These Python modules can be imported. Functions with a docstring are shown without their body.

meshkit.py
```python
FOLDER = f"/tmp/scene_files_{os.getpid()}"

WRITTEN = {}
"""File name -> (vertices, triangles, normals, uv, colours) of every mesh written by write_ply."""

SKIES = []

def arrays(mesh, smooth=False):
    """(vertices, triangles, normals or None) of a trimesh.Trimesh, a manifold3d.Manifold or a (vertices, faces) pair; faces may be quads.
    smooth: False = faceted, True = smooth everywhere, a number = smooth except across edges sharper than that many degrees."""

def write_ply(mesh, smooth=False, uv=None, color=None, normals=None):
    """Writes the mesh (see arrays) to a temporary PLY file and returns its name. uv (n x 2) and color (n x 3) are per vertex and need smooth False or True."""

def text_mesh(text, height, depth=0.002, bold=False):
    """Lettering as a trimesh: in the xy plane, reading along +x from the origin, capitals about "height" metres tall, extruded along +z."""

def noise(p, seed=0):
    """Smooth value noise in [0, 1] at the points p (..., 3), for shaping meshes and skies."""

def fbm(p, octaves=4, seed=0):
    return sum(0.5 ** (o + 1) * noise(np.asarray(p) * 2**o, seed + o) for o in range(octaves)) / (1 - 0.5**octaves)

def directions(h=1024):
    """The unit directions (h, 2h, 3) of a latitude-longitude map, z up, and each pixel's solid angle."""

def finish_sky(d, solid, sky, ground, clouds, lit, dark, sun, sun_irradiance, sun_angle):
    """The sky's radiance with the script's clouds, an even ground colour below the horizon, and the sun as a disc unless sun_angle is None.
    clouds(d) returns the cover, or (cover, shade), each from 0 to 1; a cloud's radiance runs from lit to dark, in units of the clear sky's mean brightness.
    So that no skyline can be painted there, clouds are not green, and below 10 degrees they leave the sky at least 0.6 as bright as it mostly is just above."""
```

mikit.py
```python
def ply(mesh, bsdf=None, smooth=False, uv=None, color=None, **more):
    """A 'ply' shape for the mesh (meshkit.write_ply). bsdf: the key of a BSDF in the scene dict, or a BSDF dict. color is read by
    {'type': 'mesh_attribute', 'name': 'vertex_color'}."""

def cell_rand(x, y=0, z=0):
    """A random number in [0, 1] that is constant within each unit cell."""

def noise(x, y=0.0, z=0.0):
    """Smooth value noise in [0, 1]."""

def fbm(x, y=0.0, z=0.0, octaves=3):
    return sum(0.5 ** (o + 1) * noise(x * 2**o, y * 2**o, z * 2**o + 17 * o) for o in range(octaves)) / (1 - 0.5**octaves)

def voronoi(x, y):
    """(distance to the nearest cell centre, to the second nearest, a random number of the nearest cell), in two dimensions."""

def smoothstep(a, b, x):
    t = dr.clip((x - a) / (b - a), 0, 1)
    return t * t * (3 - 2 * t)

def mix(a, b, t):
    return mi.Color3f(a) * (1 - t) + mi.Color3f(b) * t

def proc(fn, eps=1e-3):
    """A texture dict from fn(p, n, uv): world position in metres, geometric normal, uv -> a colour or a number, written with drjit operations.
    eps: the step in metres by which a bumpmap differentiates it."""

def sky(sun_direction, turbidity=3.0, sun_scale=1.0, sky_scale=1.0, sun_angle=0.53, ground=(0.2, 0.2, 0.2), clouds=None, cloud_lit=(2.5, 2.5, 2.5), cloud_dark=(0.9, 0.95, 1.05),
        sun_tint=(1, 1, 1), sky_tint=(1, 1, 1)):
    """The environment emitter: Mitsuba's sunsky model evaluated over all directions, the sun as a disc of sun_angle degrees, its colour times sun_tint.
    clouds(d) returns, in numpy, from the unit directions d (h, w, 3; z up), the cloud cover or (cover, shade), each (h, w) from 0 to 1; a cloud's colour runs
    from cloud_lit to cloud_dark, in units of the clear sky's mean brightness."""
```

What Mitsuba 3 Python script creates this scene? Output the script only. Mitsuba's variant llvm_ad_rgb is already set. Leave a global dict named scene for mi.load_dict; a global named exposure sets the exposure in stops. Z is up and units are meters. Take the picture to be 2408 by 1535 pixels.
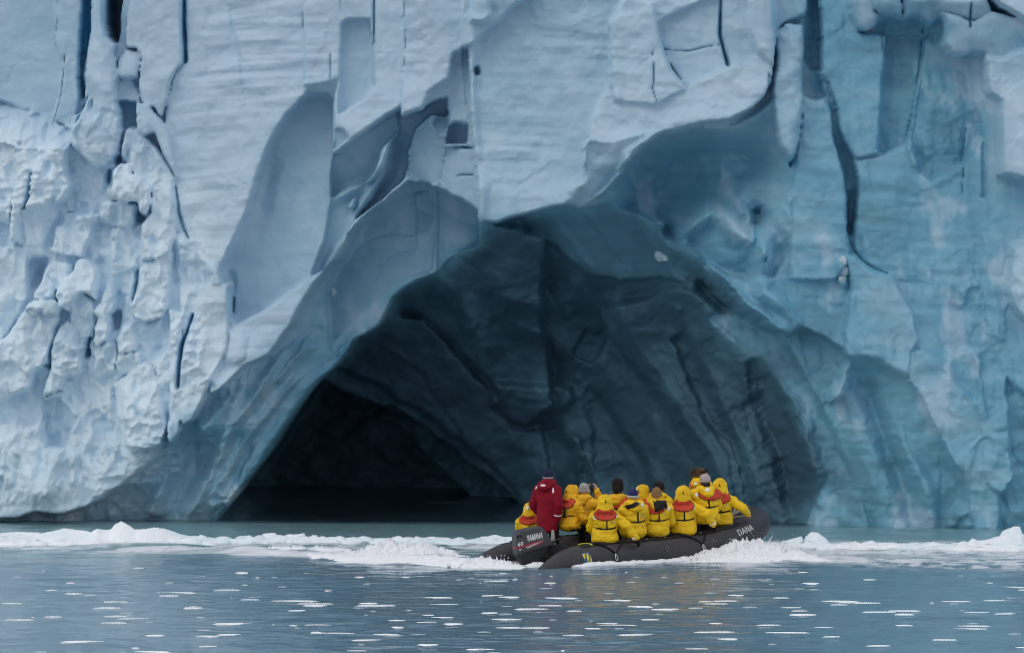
import math
import numpy as np
import trimesh
import manifold3d as m3
import shapely
from scipy import ndimage
import drjit as dr
import mitsuba as mi
import mikit
import meshkit
from mikit import noise, fbm, voronoi, smoothstep, mix

T = mi.ScalarTransform4f
scene, labels = {}, {}

# ------------------------------------------------------------------ camera
F, H, YH = 5800.0, 8.5, 145.6          # focal length in pixels of a 1024 wide picture, eye height, horizon row
PITCH = math.atan((326 - YH) / F)
scene['camera'] = {
    'type': 'perspective', 'fov': math.degrees(2 * math.atan(512 / F)), 'fov_axis': 'x',
    'near_clip': 1.0, 'far_clip': 5000.0,
    'to_world': T().look_at(origin=[0, 0, H], target=[0, math.cos(PITCH), H - math.sin(PITCH)], up=[0, 0, 1]),
}
# ------------------------------------------------------------------ sky: bright even overcast
exposure = 1.3


def overcast(d):
    g = meshkit.fbm(d * np.array([2.2, 2.2, 5.0]) + 7.0, 4, seed=3)
    return 1.0, np.clip((g - 0.35) * 0.9, 0, 1)


scene['sky'] = mikit.sky([-0.45, -0.62, 0.62], turbidity=3, sun_scale=0.2, sun_angle=35, sun_tint=(0.9, 0.97, 1.08), clouds=overcast,
                         cloud_lit=(3.4, 3.55, 3.85), cloud_dark=(2.8, 2.95, 3.25), ground=(0.2, 0.24, 0.27))


# ------------------------------------------------------------------ helpers
def put(key, mesh, bsdf, smooth=False, color=None, normals=None):
    """One entry of the scene under the key (numbered where taken)."""
    k = key
    n = 0
    while k in scene:
        n += 1
        k = f'{key}_{n:03d}'
    if normals is not None:
        path = meshkit.write_ply(mesh, False, None, color, normals)
        scene[k] = {'type': 'ply', 'filename': path, 'face_normals': False, 'bsdf': {'type': 'ref', 'id': bsdf}}
    else:
        scene[k] = mikit.ply(mesh, bsdf, smooth=smooth, color=color)
    return k


def tag(key, label, cat=None, group=None, kind=None):
    d = {'label': label}
    if cat: d['category'] = cat
    if group: d['group'] = group
    if kind: d['kind'] = kind
    labels[key] = d


def new_thing(name):
    n, k = 0, name
    while k in labels:
        n += 1
        k = f'{name}_{n:03d}'
    return k


def at_depth(qx, qy, D):
    """Measured in the photograph (2408 wide): the metres (x, z) of that spot on an upright plane D metres out."""
    return (qx / 2.35156 - 512) / F * D, H - (qy / 2.35156 - YH) / F * D


def on_water(qx, qy, z=0.0):
    D = F * (H - z) / (qy / 2.35156 - YH)
    return (qx / 2.35156 - 512) / F * D, D


def principled(color, rough=0.6, spec=0.4, **more):
    c = color if isinstance(color, dict) else {'type': 'rgb', 'value': list(color)}
    return {'type': 'principled', 'base_color': c, 'roughness': rough, 'specular': spec, **more}


def two(b):
    return {'type': 'twosided', 'bsdf': b}


# ------------------------------------------------------------------ the ice cliff: a relief of slabs, columns and ledges with a cave
STEP = 0.0265
gx = np.arange(-13.4, 13.4, STEP)
gz = np.arange(-0.5, 12.6, STEP)
GX, GZ = np.meshgrid(gx, gz)
base = 131.0 - 0.13 * (GX + 12)
P3 = np.stack([GX, GX * 0, GZ], -1)
WX = meshkit.fbm(P3 * 0.9, 4, seed=11) - 0.5 + 0.35 * (meshkit.fbm(P3 * 4.0, 3, seed=13) - 0.5) + 0.22 * (meshkit.fbm(P3 * 11.0, 2, seed=15) - 0.5)
WZ = meshkit.fbm(P3 * 0.9, 4, seed=12) - 0.5 + 0.35 * (meshkit.fbm(P3 * 4.0, 3, seed=14) - 0.5) + 0.22 * (meshkit.fbm(P3 * 11.0, 2, seed=16) - 0.5)
DEP = 0.05 * GZ + 0.5 * (meshkit.fbm(P3 * np.array([.25, 1, .18]) + 3, 3, seed=5) - 0.5)
CLEFT = np.zeros_like(GX)               # the glassy blue ice inside the clefts
BLUE = np.zeros_like(GX)                # 0: white bubbly ice, 1: dense blue ice, darkened with painted cave shade
STRATA = np.ones_like(GX)               # how strongly the layers stand out
CAVE = np.zeros_like(GX, bool)


def q2w(pts, d):
    out = []
    for a, b in pts:
        D = 131.0 + d
        x, z = at_depth(a, b, D)
        D = 131.0 - 0.13 * (x + 12) + d
        out.append(at_depth(a, b, D))
    return np.array(out)


def zoomed(x0, y0, width, shown):
    """Points read off an enlarged crop of the photograph (its corner and width in full pixels, its shown width)."""
    s = width / shown / 1.70100
    return lambda pts: [(x0 / 1.701 + a * s, y0 / 1.701 + b * s) for a, b in pts]


LA = zoomed(0, 400, 800, 2047)
LB = zoomed(0, 1000, 800, 2047)
LC = zoomed(600, 1200, 1000, 1668)
TL = zoomed(0, 0, 1100, 1535)
TM = zoomed(1000, 0, 1100, 1535)
TR = zoomed(2000, 0, 1100, 1535)
TF = zoomed(3000, 0, 1096, 1529)
BR = zoomed(3000, 1000, 1096, 1346)
BC = zoomed(2000, 1000, 1100, 1688)
BL = zoomed(0, 1000, 1100, 1407)
BM = zoomed(1000, 1000, 1100, 1407)
RR = zoomed(2700, 700, 800, 2047)
Q = lambda pts: pts


def window(w, pad):
    x0, z0 = w.min(0) - pad
    x1, z1 = w.max(0) + pad
    i0, i1 = np.searchsorted(gx, [x0, x1])
    j0, j1 = np.searchsorted(gz, [z0, z1])
    return slice(max(j0 - 1, 0), j1 + 1), slice(max(i0 - 1, 0), i1 + 1)


def region(pts, d, soft=0.04, warp=0.10, far=0.6):
    w = q2w(pts, d)
    s = window(w, max(soft, warp) + 0.3)
    X, Z = GX[s] + warp * WX[s], GZ[s] + warp * WZ[s]
    if X.size == 0:
        return None
    poly = shapely.make_valid(shapely.Polygon(w))
    inside = shapely.contains_xy(poly, X.ravel(), Z.ravel()).reshape(X.shape)
    sd = (ndimage.distance_transform_edt(inside) - ndimage.distance_transform_edt(~inside)) * STEP
    sd = ndimage.gaussian_filter(sd, 0.8)
    soft = max(0.6 * soft, 0.013)
    t = np.clip(sd / (2 * soft) + 0.5, 0, 1)
    return s, t * t * (3 - 2 * t), sd, w


def panel(pts, d, lx=0.0, lz=0.0, soft=0.035, warp=0.10, bulge=0.0, r=0.5, rough=0.0, blue=None, strata=None, cave=False, rel=False, cleft=0.0):
    """A slab face: depth d at its middle, lx / lz: how much deeper per metre to the right / upwards; bulge: rounded towards its rim."""
    g = region(pts, d, soft, warp)
    if g is None:
        return
    s, m, sd, w = g
    c = (w.min(0) + w.max(0)) / 2
    v = d + lx * (GX[s] - c[0]) + lz * (GZ[s] - c[1])
    if rel:
        v = v + DEP[s] - d + rel
    if bulge:
        t = np.clip(sd / r, 0, 1)
        v = v - bulge * (np.sqrt(t * (2 - t)) - 0.7)
    if rough:
        v = v + rough * (meshkit.fbm(P3[s] * 2.2 + d * 7, 4, seed=21) - 0.5) * 2
    DEP[s] = DEP[s] * (1 - m) + v * m
    if blue is not None:
        BLUE[s] = BLUE[s] * (1 - m) + blue * m
    CLEFT[s] = CLEFT[s] * (1 - m) + cleft * m
    if strata is not None:
        STRATA[s] = STRATA[s] * (1 - m) + strata * m
    if cave:
        CAVE[s] |= m > 0.5
    else:
        CAVE[s] &= m <= 0.5


def surface(pts, ctrl, soft=0.04, warp=0.1, blue=None, strata=None, cave=False, dm=None, smooth=0.0, rough=0.0):
    """A curved face through measured spots (x, y, depth)."""
    from scipy.interpolate import RBFInterpolator
    ctrl = np.array(ctrl, float)
    g = region(pts, ctrl[:, 2].mean() if dm is None else dm, soft, warp)
    s, m, sd, w = g
    cw = np.array([q2w([(a, b)], d)[0] for a, b, d in ctrl])
    f = RBFInterpolator(cw, ctrl[:, 2], kernel='thin_plate_spline', smoothing=smooth)
    xs, zs = gx[s[1]], gz[s[0]]
    xa, za = np.linspace(xs[0], xs[-1], 90), np.linspace(zs[0], zs[-1], 70)
    A, B = np.meshgrid(xa, za)
    v = f(np.stack([A.ravel(), B.ravel()], 1)).reshape(A.shape)
    v = ndimage.map_coordinates(v, [(GZ[s] - za[0]) / (za[1] - za[0]), (GX[s] - xa[0]) / (xa[1] - xa[0])], order=1, mode='nearest')
    if rough:
        v = v + rough * (meshkit.fbm(P3[s] * 1.3, 4, seed=22) - 0.5) * 2
    DEP[s] = DEP[s] * (1 - m) + v * m
    if blue is not None:
        BLUE[s] = BLUE[s] * (1 - m) + blue * m
    if strata is not None:
        STRATA[s] = STRATA[s] * (1 - m) + strata * m
    if cave:
        CAVE[s] |= m > 0.5
    else:
        CAVE[s] &= m <= 0.5


def line_distance(pts, d, pad, warp):
    w = q2w(pts, d)
    s = window(w, pad)
    X, Z = GX[s] + warp * WX[s], GZ[s] + warp * WZ[s]
    best, side = np.full(X.shape, 1e9), np.zeros(X.shape)
    seg = np.hypot(*np.diff(w, axis=0).T)
    tot, acc = seg.sum(), 0.0
    along = np.zeros(X.shape)
    for a, b, l in zip(w[:-1], w[1:], seg):
        u = (b - a) / max(l, 1e-9)
        t = np.clip((X - a[0]) * u[0] + (Z - a[1]) * u[1], 0, l)
        dx, dz = X - a[0] - t * u[0], Z - a[1] - t * u[1]
        dd = np.hypot(dx, dz)
        near = dd < best
        best = np.where(near, dd, best)
        side = np.where(near, np.sign(u[0] * dz - u[1] * dx), side)
        along = np.where(near, (acc + t) / tot, along)
        acc += l
    return s, best, side, along


def crack(pts, width, depth, taper=0.5, warp=0.06, blue=None, d=0.0):
    """A cleft: width in metres, narrowing to its ends."""
    s, dist, side, along = line_distance(pts, d, width + 0.3, warp)
    e = np.minimum(along, 1 - along) * 2
    warp = warp + 0.04
    wd = 0.62 * width * (1 - taper + taper * np.clip(e * 1.5, 0, 1)) * (0.65 + 0.7 * meshkit.fbm(P3[s] * 3.0, 3, seed=4))
    t = np.clip(1.5 - dist / np.maximum(wd, 1e-3) * 1.5, 0, 1)
    m = t * t * (3 - 2 * t)
    DEP[s] += 0.62 * depth * m
    CLEFT[s] = np.maximum(CLEFT[s], 0.55 * m)
    if blue is not None:
        CLEFT[s] = np.maximum(CLEFT[s], blue * m)


def ridge(pts, width, height, sharp=1.0, warp=0.15, d=0.0, skew=0.0, tent=False):
    """A rib standing out towards the sea (negative height: a soft furrow); skew makes one flank steeper."""
    s, dist, side, along = line_distance(pts, d, width * (1 + abs(skew)) + 0.3, warp)
    e = np.clip(np.minimum(along, 1 - along) * 5, 0, 1)
    wd = width * (1 + skew * side)
    t = np.clip(1 - dist / wd, 0, 1) ** sharp
    m = t if tent else t * t * (3 - 2 * t)
    DEP[s] -= height * m * (0.3 + 0.7 * e)


def chisel(pts, amp, cell=(0.5, 1.1), soft=0.5, tilt=1.0, seed=1, warp=0.3, lean=0.0):
    """Broken ice: facets of many small upright blocks, each with its own lean."""
    g = region(pts, 0.0, soft, warp)
    s, m, sd, w = g
    u, v = (GX[s] + lean * GZ[s] + 0.35 * WX[s]) / cell[0], (GZ[s] + 0.45 * WZ[s]) / cell[1]
    iu, iv = np.floor(u), np.floor(v)
    best = np.full(u.shape, -1e9)
    val = np.zeros(u.shape)
    for a in (-1, 0, 1):
        for b in (-1, 0, 1):
            cu, cv = iu + a, iv + b
            h = lambda k: meshkit.noise(np.stack([cu, cv, cu * 0 + k], -1), seed * 31)
            px, pz = cu + 0.15 + 0.7 * h(1), cv + 0.15 + 0.7 * h(2)
            dx, dz = u - px, v - pz
            near = -(np.abs(dx) ** 2 + np.abs(dz) ** 2) + 0.5 * h(7)
            f = (h(3) - 0.5) * 1.1 + tilt * ((h(4) - 0.5) * 1.3 * dx + (h(5) - 0.45) * 0.9 * dz)
            val = np.where(near > best, f, val)
            best = np.maximum(near, best)
    val = ndimage.gaussian_filter(val, 0.8)
    DEP[s] += amp * val * m


exec_relief = True
# ---- broad lean of the big faces
DEP += np.where(GX > 5, 0.0, 0.0)
w = np.clip((GX - 3.2) / 3.5, 0, 1)
BLUE += 0.80 * w * w * (3 - 2 * w)

# ---- the cave
CK = 0.76
deep = lambda l: [(a, b, d * CK if d > 2 else d) for a, b, d in l]
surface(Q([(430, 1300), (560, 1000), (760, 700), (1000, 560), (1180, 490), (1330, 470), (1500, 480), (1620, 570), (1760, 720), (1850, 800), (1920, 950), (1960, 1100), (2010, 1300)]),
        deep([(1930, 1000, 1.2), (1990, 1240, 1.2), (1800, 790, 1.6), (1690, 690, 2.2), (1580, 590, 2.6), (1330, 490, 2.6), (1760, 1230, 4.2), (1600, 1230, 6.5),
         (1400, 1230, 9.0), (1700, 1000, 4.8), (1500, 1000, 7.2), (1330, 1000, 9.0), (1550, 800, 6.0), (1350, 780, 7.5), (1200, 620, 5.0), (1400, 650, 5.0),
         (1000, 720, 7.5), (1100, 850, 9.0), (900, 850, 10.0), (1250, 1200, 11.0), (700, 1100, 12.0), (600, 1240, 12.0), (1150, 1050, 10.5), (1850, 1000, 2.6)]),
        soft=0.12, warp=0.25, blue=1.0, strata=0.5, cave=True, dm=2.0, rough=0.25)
# layers of ice that step back under the arch
panel(BM([(560, 470), (690, 370), (780, 310), (880, 322), (960, 400), (1040, 470), (1090, 560), (1170, 640), (1240, 700), (1290, 830), (1320, 900), (1407, 915), (1560, 820), (1500, 300), (1500, -80), (1100, -200), (800, 0), (560, 200), (480, 400)]), 5, rel=-0.8, lx=-0.05, lz=-0.12, soft=0.16, warp=0.25, cave=True)
panel(BM([(420, 620), (480, 640), (600, 700), (660, 715), (760, 780), (850, 810), (900, 850), (960, 900), (1000, 970), (1080, 1000), (1180, 1090), (1260, 1150), (1350, 1250), (1420, 1420), (1700, 1420), (1700, 950), (1330, 920), (1250, 760), (1100, 600), (1000, 470), (900, 340), (780, 330), (500, 300), (300, 560)]), 6, rel=-0.35, lx=0.0, lz=-0.08, soft=0.16, warp=0.25, cave=True)
panel(BC([(-60, 830), (80, 825), (200, 835), (330, 825), (440, 835), (455, 920), (420, 990), (330, 1030), (250, 1068), (130, 1100), (70, 1095), (20, 1030), (-60, 960)]), 5.5, rel=-0.45, lz=-0.30, soft=0.2, warp=0.2, cave=True)
panel(BC([(620, 360), (800, 300), (980, 250), (1080, 350), (1140, 560), (1240, 800), (1330, 1000), (1450, 1300), (1500, 1560), (1330, 1560), (1260, 1240), (1150, 1080), (1000, 900), (860, 760), (740, 600), (650, 480)]), 4.5, rel=-0.45, lx=0.12, soft=0.18, warp=0.22, cave=True)
panel(BC([(1060, 540), (1110, 500), (1150, 570), (1240, 800), (1370, 1080), (1460, 1240), (1560, 1560), (1440, 1560), (1380, 1240), (1280, 1050), (1180, 830)]), 4, rel=0.3, lx=-0.2, soft=0.2, warp=0.15, cave=True)
panel(BC([(980, 240), (1120, 220), (1250, 260), (1360, 350), (1500, 420), (1560, 640), (1500, 680), (1520, 800), (1610, 830), (1590, 900), (1500, 950), (1560, 1200), (1640, 1400), (1520, 1300), (1400, 1050), (1290, 800), (1180, 560), (1100, 400)]), 3, rel=-0.30, lx=0.10, lz=-0.1, soft=0.18, warp=0.2, cave=True)
panel(BC([(560, 1540), (580, 1100), (500, 900), (540, 830), (640, 900), (760, 1100), (900, 1300), (960, 1560)]), 6, rel=0.35, lx=0.25, soft=0.2, warp=0.22, cave=True)
panel(BC([(260, 1080), (350, 1060), (420, 1200), (470, 1400), (500, 1560), (330, 1560), (300, 1300)]), 6, rel=0.3, lx=-0.2, soft=0.2, warp=0.2, cave=True)
panel(BC([(540, 480), (580, 520), (640, 480), (650, 560), (560, 700), (480, 660), (450, 620)]), 5, rel=0.25, soft=0.1, warp=0.15, cave=True)
# the pale lens of the roof
surface(Q([(1190, 505), (1330, 480), (1460, 485), (1545, 520), (1570, 570), (1650, 630), (1700, 690), (1560, 655), (1450, 660), (1380, 645), (1300, 575)]),
        [(1250, 520, 2.4), (1330, 490, 1.7), (1450, 500, 1.7), (1550, 540, 1.6), (1640, 640, 1.9), (1400, 640, 2.9), (1500, 650, 2.8), (1400, 570, 2.3)], soft=0.04, warp=0.2, blue=0.85, cave=True, dm=2.2)
for pts, wd, ht, dd, sk in (
        ([(1390, 650), (1450, 730), (1530, 860), (1600, 960), (1680, 1100), (1730, 1240)], 0.8, 0.55, 4, 0.5),
        ([(1590, 720), (1640, 800), (1700, 930), (1760, 1080), (1800, 1240)], 0.5, 0.5, 3.3, 0.5),
        ([(1700, 760), (1790, 840), (1860, 930), (1900, 1050), (1930, 1200)], 0.5, 0.5, 2, -0.4),
        ([(1760, 820), (1800, 950), (1840, 1080), (1870, 1220)], 0.4, -0.5, 2, 0.3),
        ([(1640, 660), (1720, 745), (1800, 860), (1860, 1010), (1880, 1100)], 0.35, -0.4, 1.8, 0.3),
        ([(1130, 640), (1200, 700), (1300, 720), (1380, 690)], 0.8, 0.55, 4, 0.4),
        ([(1210, 760), (1300, 790), (1360, 840), (1340, 900)], 0.6, 0.5, 5, 0.4),
        ([(1330, 1000), (1400, 1110), (1440, 1240)], 0.5, 0.5, 5.5, 0.5),
        ([(1010, 640), (1080, 700), (1130, 800), (1150, 880)], 0.5, 0.45, 5, 0.5)):
    ridge(Q(pts), wd, ht, d=dd, skew=sk, tent=True, warp=0.3)
chisel(Q([(760, 900), (900, 720), (1200, 520), (1500, 500), (1800, 800), (1950, 1250), (1250, 1250)]), 0.10, cell=(1.2, 2.8), seed=9, soft=0.4, warp=0.6, lean=0.6)
chisel(Q([(760, 900), (900, 720), (1200, 520), (1500, 500), (1800, 800), (1950, 1250), (1250, 1250)]), 0.02, cell=(0.45, 1.3), seed=10, soft=0.4, warp=0.6, lean=0.6)
# the black passage at the left
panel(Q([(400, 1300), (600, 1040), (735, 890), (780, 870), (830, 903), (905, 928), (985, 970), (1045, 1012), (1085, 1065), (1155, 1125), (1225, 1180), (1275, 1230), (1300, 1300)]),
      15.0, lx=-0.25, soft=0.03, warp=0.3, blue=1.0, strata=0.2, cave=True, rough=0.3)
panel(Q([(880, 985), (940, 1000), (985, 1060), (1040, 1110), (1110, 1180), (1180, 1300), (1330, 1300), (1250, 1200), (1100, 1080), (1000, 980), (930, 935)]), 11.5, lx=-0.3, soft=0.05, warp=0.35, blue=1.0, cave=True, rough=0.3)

# ---- the undercut left of the cave
surface(Q([(-60, 1300), (-60, 1060), (200, 1130), (310, 1065), (400, 1010), (470, 940), (500, 900), (590, 850), (640, 830), (700, 740), (760, 640), (800, 540), (930, 560), (905, 742), (885, 770), (832, 800), (790, 868), (745, 903), (700, 960), (660, 1020), (622, 1082), (570, 1150), (530, 1205), (515, 1232), (490, 1300)]),
        [(0, 1228, 0.9), (200, 1228, 1.4), (350, 1228, 1.7), (480, 1228, 1.9), (300, 1090, 0.85), (160, 1160, 0.75), (450, 990, 0.95), (600, 870, 1.4), (600, 1060, 2.5), (700, 940, 2.8),
         (700, 760, 2.0), (790, 860, 3.1), (790, 700, 2.7), (890, 755, 3.2), (0, 1100, 0.2), (420, 1120, 1.6), (540, 980, 1.9)], soft=0.03, warp=0.12, blue=0.55, strata=0.35, dm=1.5, rough=0.2)  # the extra blue darkens the undercut: overhang shade put into the colour
panel(Q([(820, 555), (870, 500), (925, 455), (965, 425), (1005, 428), (1085, 465), (1125, 490), (1128, 572), (1060, 600), (1030, 640), (978, 660), (925, 700), (908, 740), (888, 772), (830, 803), (790, 842), (775, 820), (768, 700), (790, 620)]),
      2.9, lx=-0.06, lz=-0.12, soft=0.03, warp=0.08, blue=0.42, strata=0.3)
# shell-shaped lines and the upright ledge in that panel
crack(TM([(560, 1400), (660, 1340), (760, 1310), (900, 1320), (1000, 1395)]), 0.03, 0.07, warp=0.03)
crack(TM([(690, 1500), (800, 1420), (900, 1395), (1010, 1390), (1060, 1290), (1160, 1275), (1270, 1265)]), 0.025, 0.06, warp=0.03)
panel(TM([(925, 1080), (1035, 1050), (1040, 1290), (1010, 1510), (920, 1535), (930, 1300)]), 2.8, lx=0.35, lz=-0.2, soft=0.02, warp=0.03, blue=0.42, strata=0.3)
panel(TM([(1045, 1060), (1130, 1100), (1275, 1170), (1270, 1365), (1180, 1400), (1110, 1450), (1045, 1510)]), 2.85, lx=-0.1, lz=-0.15, soft=0.02, warp=0.04, blue=0.4, strata=0.3)
panel(TM([(940, 1170), (1030, 1210), (1000, 1260), (935, 1300)]), 2.65, lx=0.6, lz=0.3, soft=0.03, warp=0.05)
# flutes sweeping down left of the cave mouth
for pts, wd, ht, sk in (
        (LC([(1190, 380), (960, 560), (700, 860), (520, 1180), (400, 1460)]), 0.42, 0.34, 0.5),
        (LC([(900, 340), (760, 560), (560, 860), (380, 1230), (250, 1480)]), 0.36, 0.30, 0.5),
        (LC([(650, 540), (560, 760), (470, 1000), (300, 1300), (180, 1480)]), 0.40, 0.28, 0.5),
        (LC([(560, 600), (470, 760), (330, 900)]), 0.5, 0.34, 0.3),
        (LC([(1180, 400), (1020, 520), (880, 690), (720, 900)]), 0.22, -0.22, 0.0),
        (LC([(700, 900), (560, 1150), (440, 1330)]), 0.15, -0.22, 0.0),
        (LC([(330, 870), (420, 830), (520, 800)]), 0.35, 0.3, 0.0),
        (LC([(300, 900), (400, 1100), (420, 1180)]), 0.4, -0.2, 0.0),
        (LC([(1040, 260), (960, 400), (820, 560)]), 0.2, 0.16, 0.6),
        (LC([(120, 1180), (60, 1300), (0, 1460)]), 0.35, 0.25, 0.4),
        (LC([(480, 1420), (620, 1200), (760, 1010), (930, 780)]), 0.25, 0.12, 0.0)):
    ridge(pts, wd, 1.9 * ht, d=1.8, skew=sk, warp=0.25, tent=True)

# ---- dark facets under the upper slabs (left of the nose)
panel(TM([(460, 870), (560, 780), (700, 690), (830, 600), (830, 740), (740, 830), (700, 960), (640, 1030), (460, 1100), (440, 1000)]), 1.5, lx=0.25, lz=-0.5, soft=0.03, warp=0.1, blue=0.4, strata=0.4)
panel(TM([(830, 600), (960, 600), (1100, 540), (1110, 650), (1000, 650), (930, 720), (880, 830), (880, 980), (740, 1110), (560, 1260), (440, 1300), (600, 1120), (730, 960), (830, 740)]), 1.9, lx=0.1, lz=-0.4, soft=0.03, warp=0.12, blue=0.45, strata=0.4)
panel(TM([(455, 1100), (560, 1040), (680, 1010), (740, 930), (800, 770), (825, 760), (760, 960), (700, 1090), (600, 1220), (560, 1300), (540, 1420), (420, 1500), (340, 1535), (430, 1250)]), 1.6, lx=0.35, lz=-0.2, soft=0.06, warp=0.12, blue=0.4, strata=0.4)
ridge(TM([(800, 770), (720, 990), (590, 1180), (540, 1320), (420, 1480)]), 0.25, 0.35, d=1, skew=0.4, warp=0.1)
ridge(TM([(650, 1030), (560, 1060), (470, 1110)]), 0.2, 0.25, d=1, warp=0.1)
panel(TM([(545, 1150), (585, 1100), (580, 1150), (560, 1170)]), 0.7, lx=-0.5, soft=0.03, warp=0.04, blue=0.0)

# ---- main white wall and what flanks it
panel(Q([(428, -40), (820, -40), (820, 100), (800, 190), (745, 212), (715, 235), (700, 265), (668, 320), (640, 370), (612, 430), (598, 480), (580, 560), (560, 630), (545, 662), (541, 760), (535, 800), (520, 830), (470, 880), (440, 900), (420, 700), (400, 500), (380, 330)]),
      0.12, lx=0.0, lz=0.05, soft=0.03, warp=0.12, strata=1.6, rough=0.06)
# tall lens-shaped recess
panel(TM([(300, 550), (345, 515), (440, 515), (470, 560), (470, 850), (455, 1000), (450, 1130), (420, 1330), (340, 1535), (200, 1640), (60, 1740), (-80, 1800), (-110, 1720), (-160, 1500), (-120, 1420), (10, 1140), (60, 950), (130, 780), (210, 650)]),
      1.05, lx=0.14, lz=-0.02, soft=0.02, warp=0.07, blue=0.28, strata=0.5, rough=0.03)
ridge(TM([(120, 860), (70, 1060), (40, 1240)]), 0.35, -0.12, d=0.8)
panel(TM([(300, 540), (330, 490), (440, 470), (500, 430), (510, 560), (470, 560), (440, 515), (345, 515)]), 0.35, lz=-1.0, soft=0.03, warp=0.05, blue=0.1)
# slabs right of it
panel(TM([(300, -40), (860, -40), (850, 600), (760, 650), (660, 720), (560, 790), (465, 860), (470, 560), (500, 430), (450, 460), (300, 480)]), 0.10, lx=0.05, lz=0.02, soft=0.02, warp=0.05, strata=1.3, rough=0.05)
panel(TM([(512, 130), (560, 105), (670, 105), (690, 260), (690, 480), (640, 560), (560, 600), (500, 640), (505, 500)]), 0.42, lx=0.05, lz=0.02, soft=0.03, warp=0.04, blue=0.25, strata=0.4)
panel(TM([(480, 720), (530, 725), (560, 770), (470, 850)]), 0.45, lz=-0.5, soft=0.03, warp=0.05, blue=0.2)
panel(TM([(850, -40), (1235, -40), (1230, 60), (1190, 240), (1110, 430), (1000, 510), (960, 610), (840, 655), (835, 560), (850, 420)]), 0.0, lx=0.08, lz=0.0, soft=0.02, warp=0.08, strata=1.3, rough=0.06)
panel(TM([(1110, 430), (1130, 300), (1180, 280), (1190, 460), (1215, 700), (1110, 660), (1100, 540)]), 0.5, lx=-0.3, lz=0.0, soft=0.05, warp=0.05, blue=0.15, strata=2.2)
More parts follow.
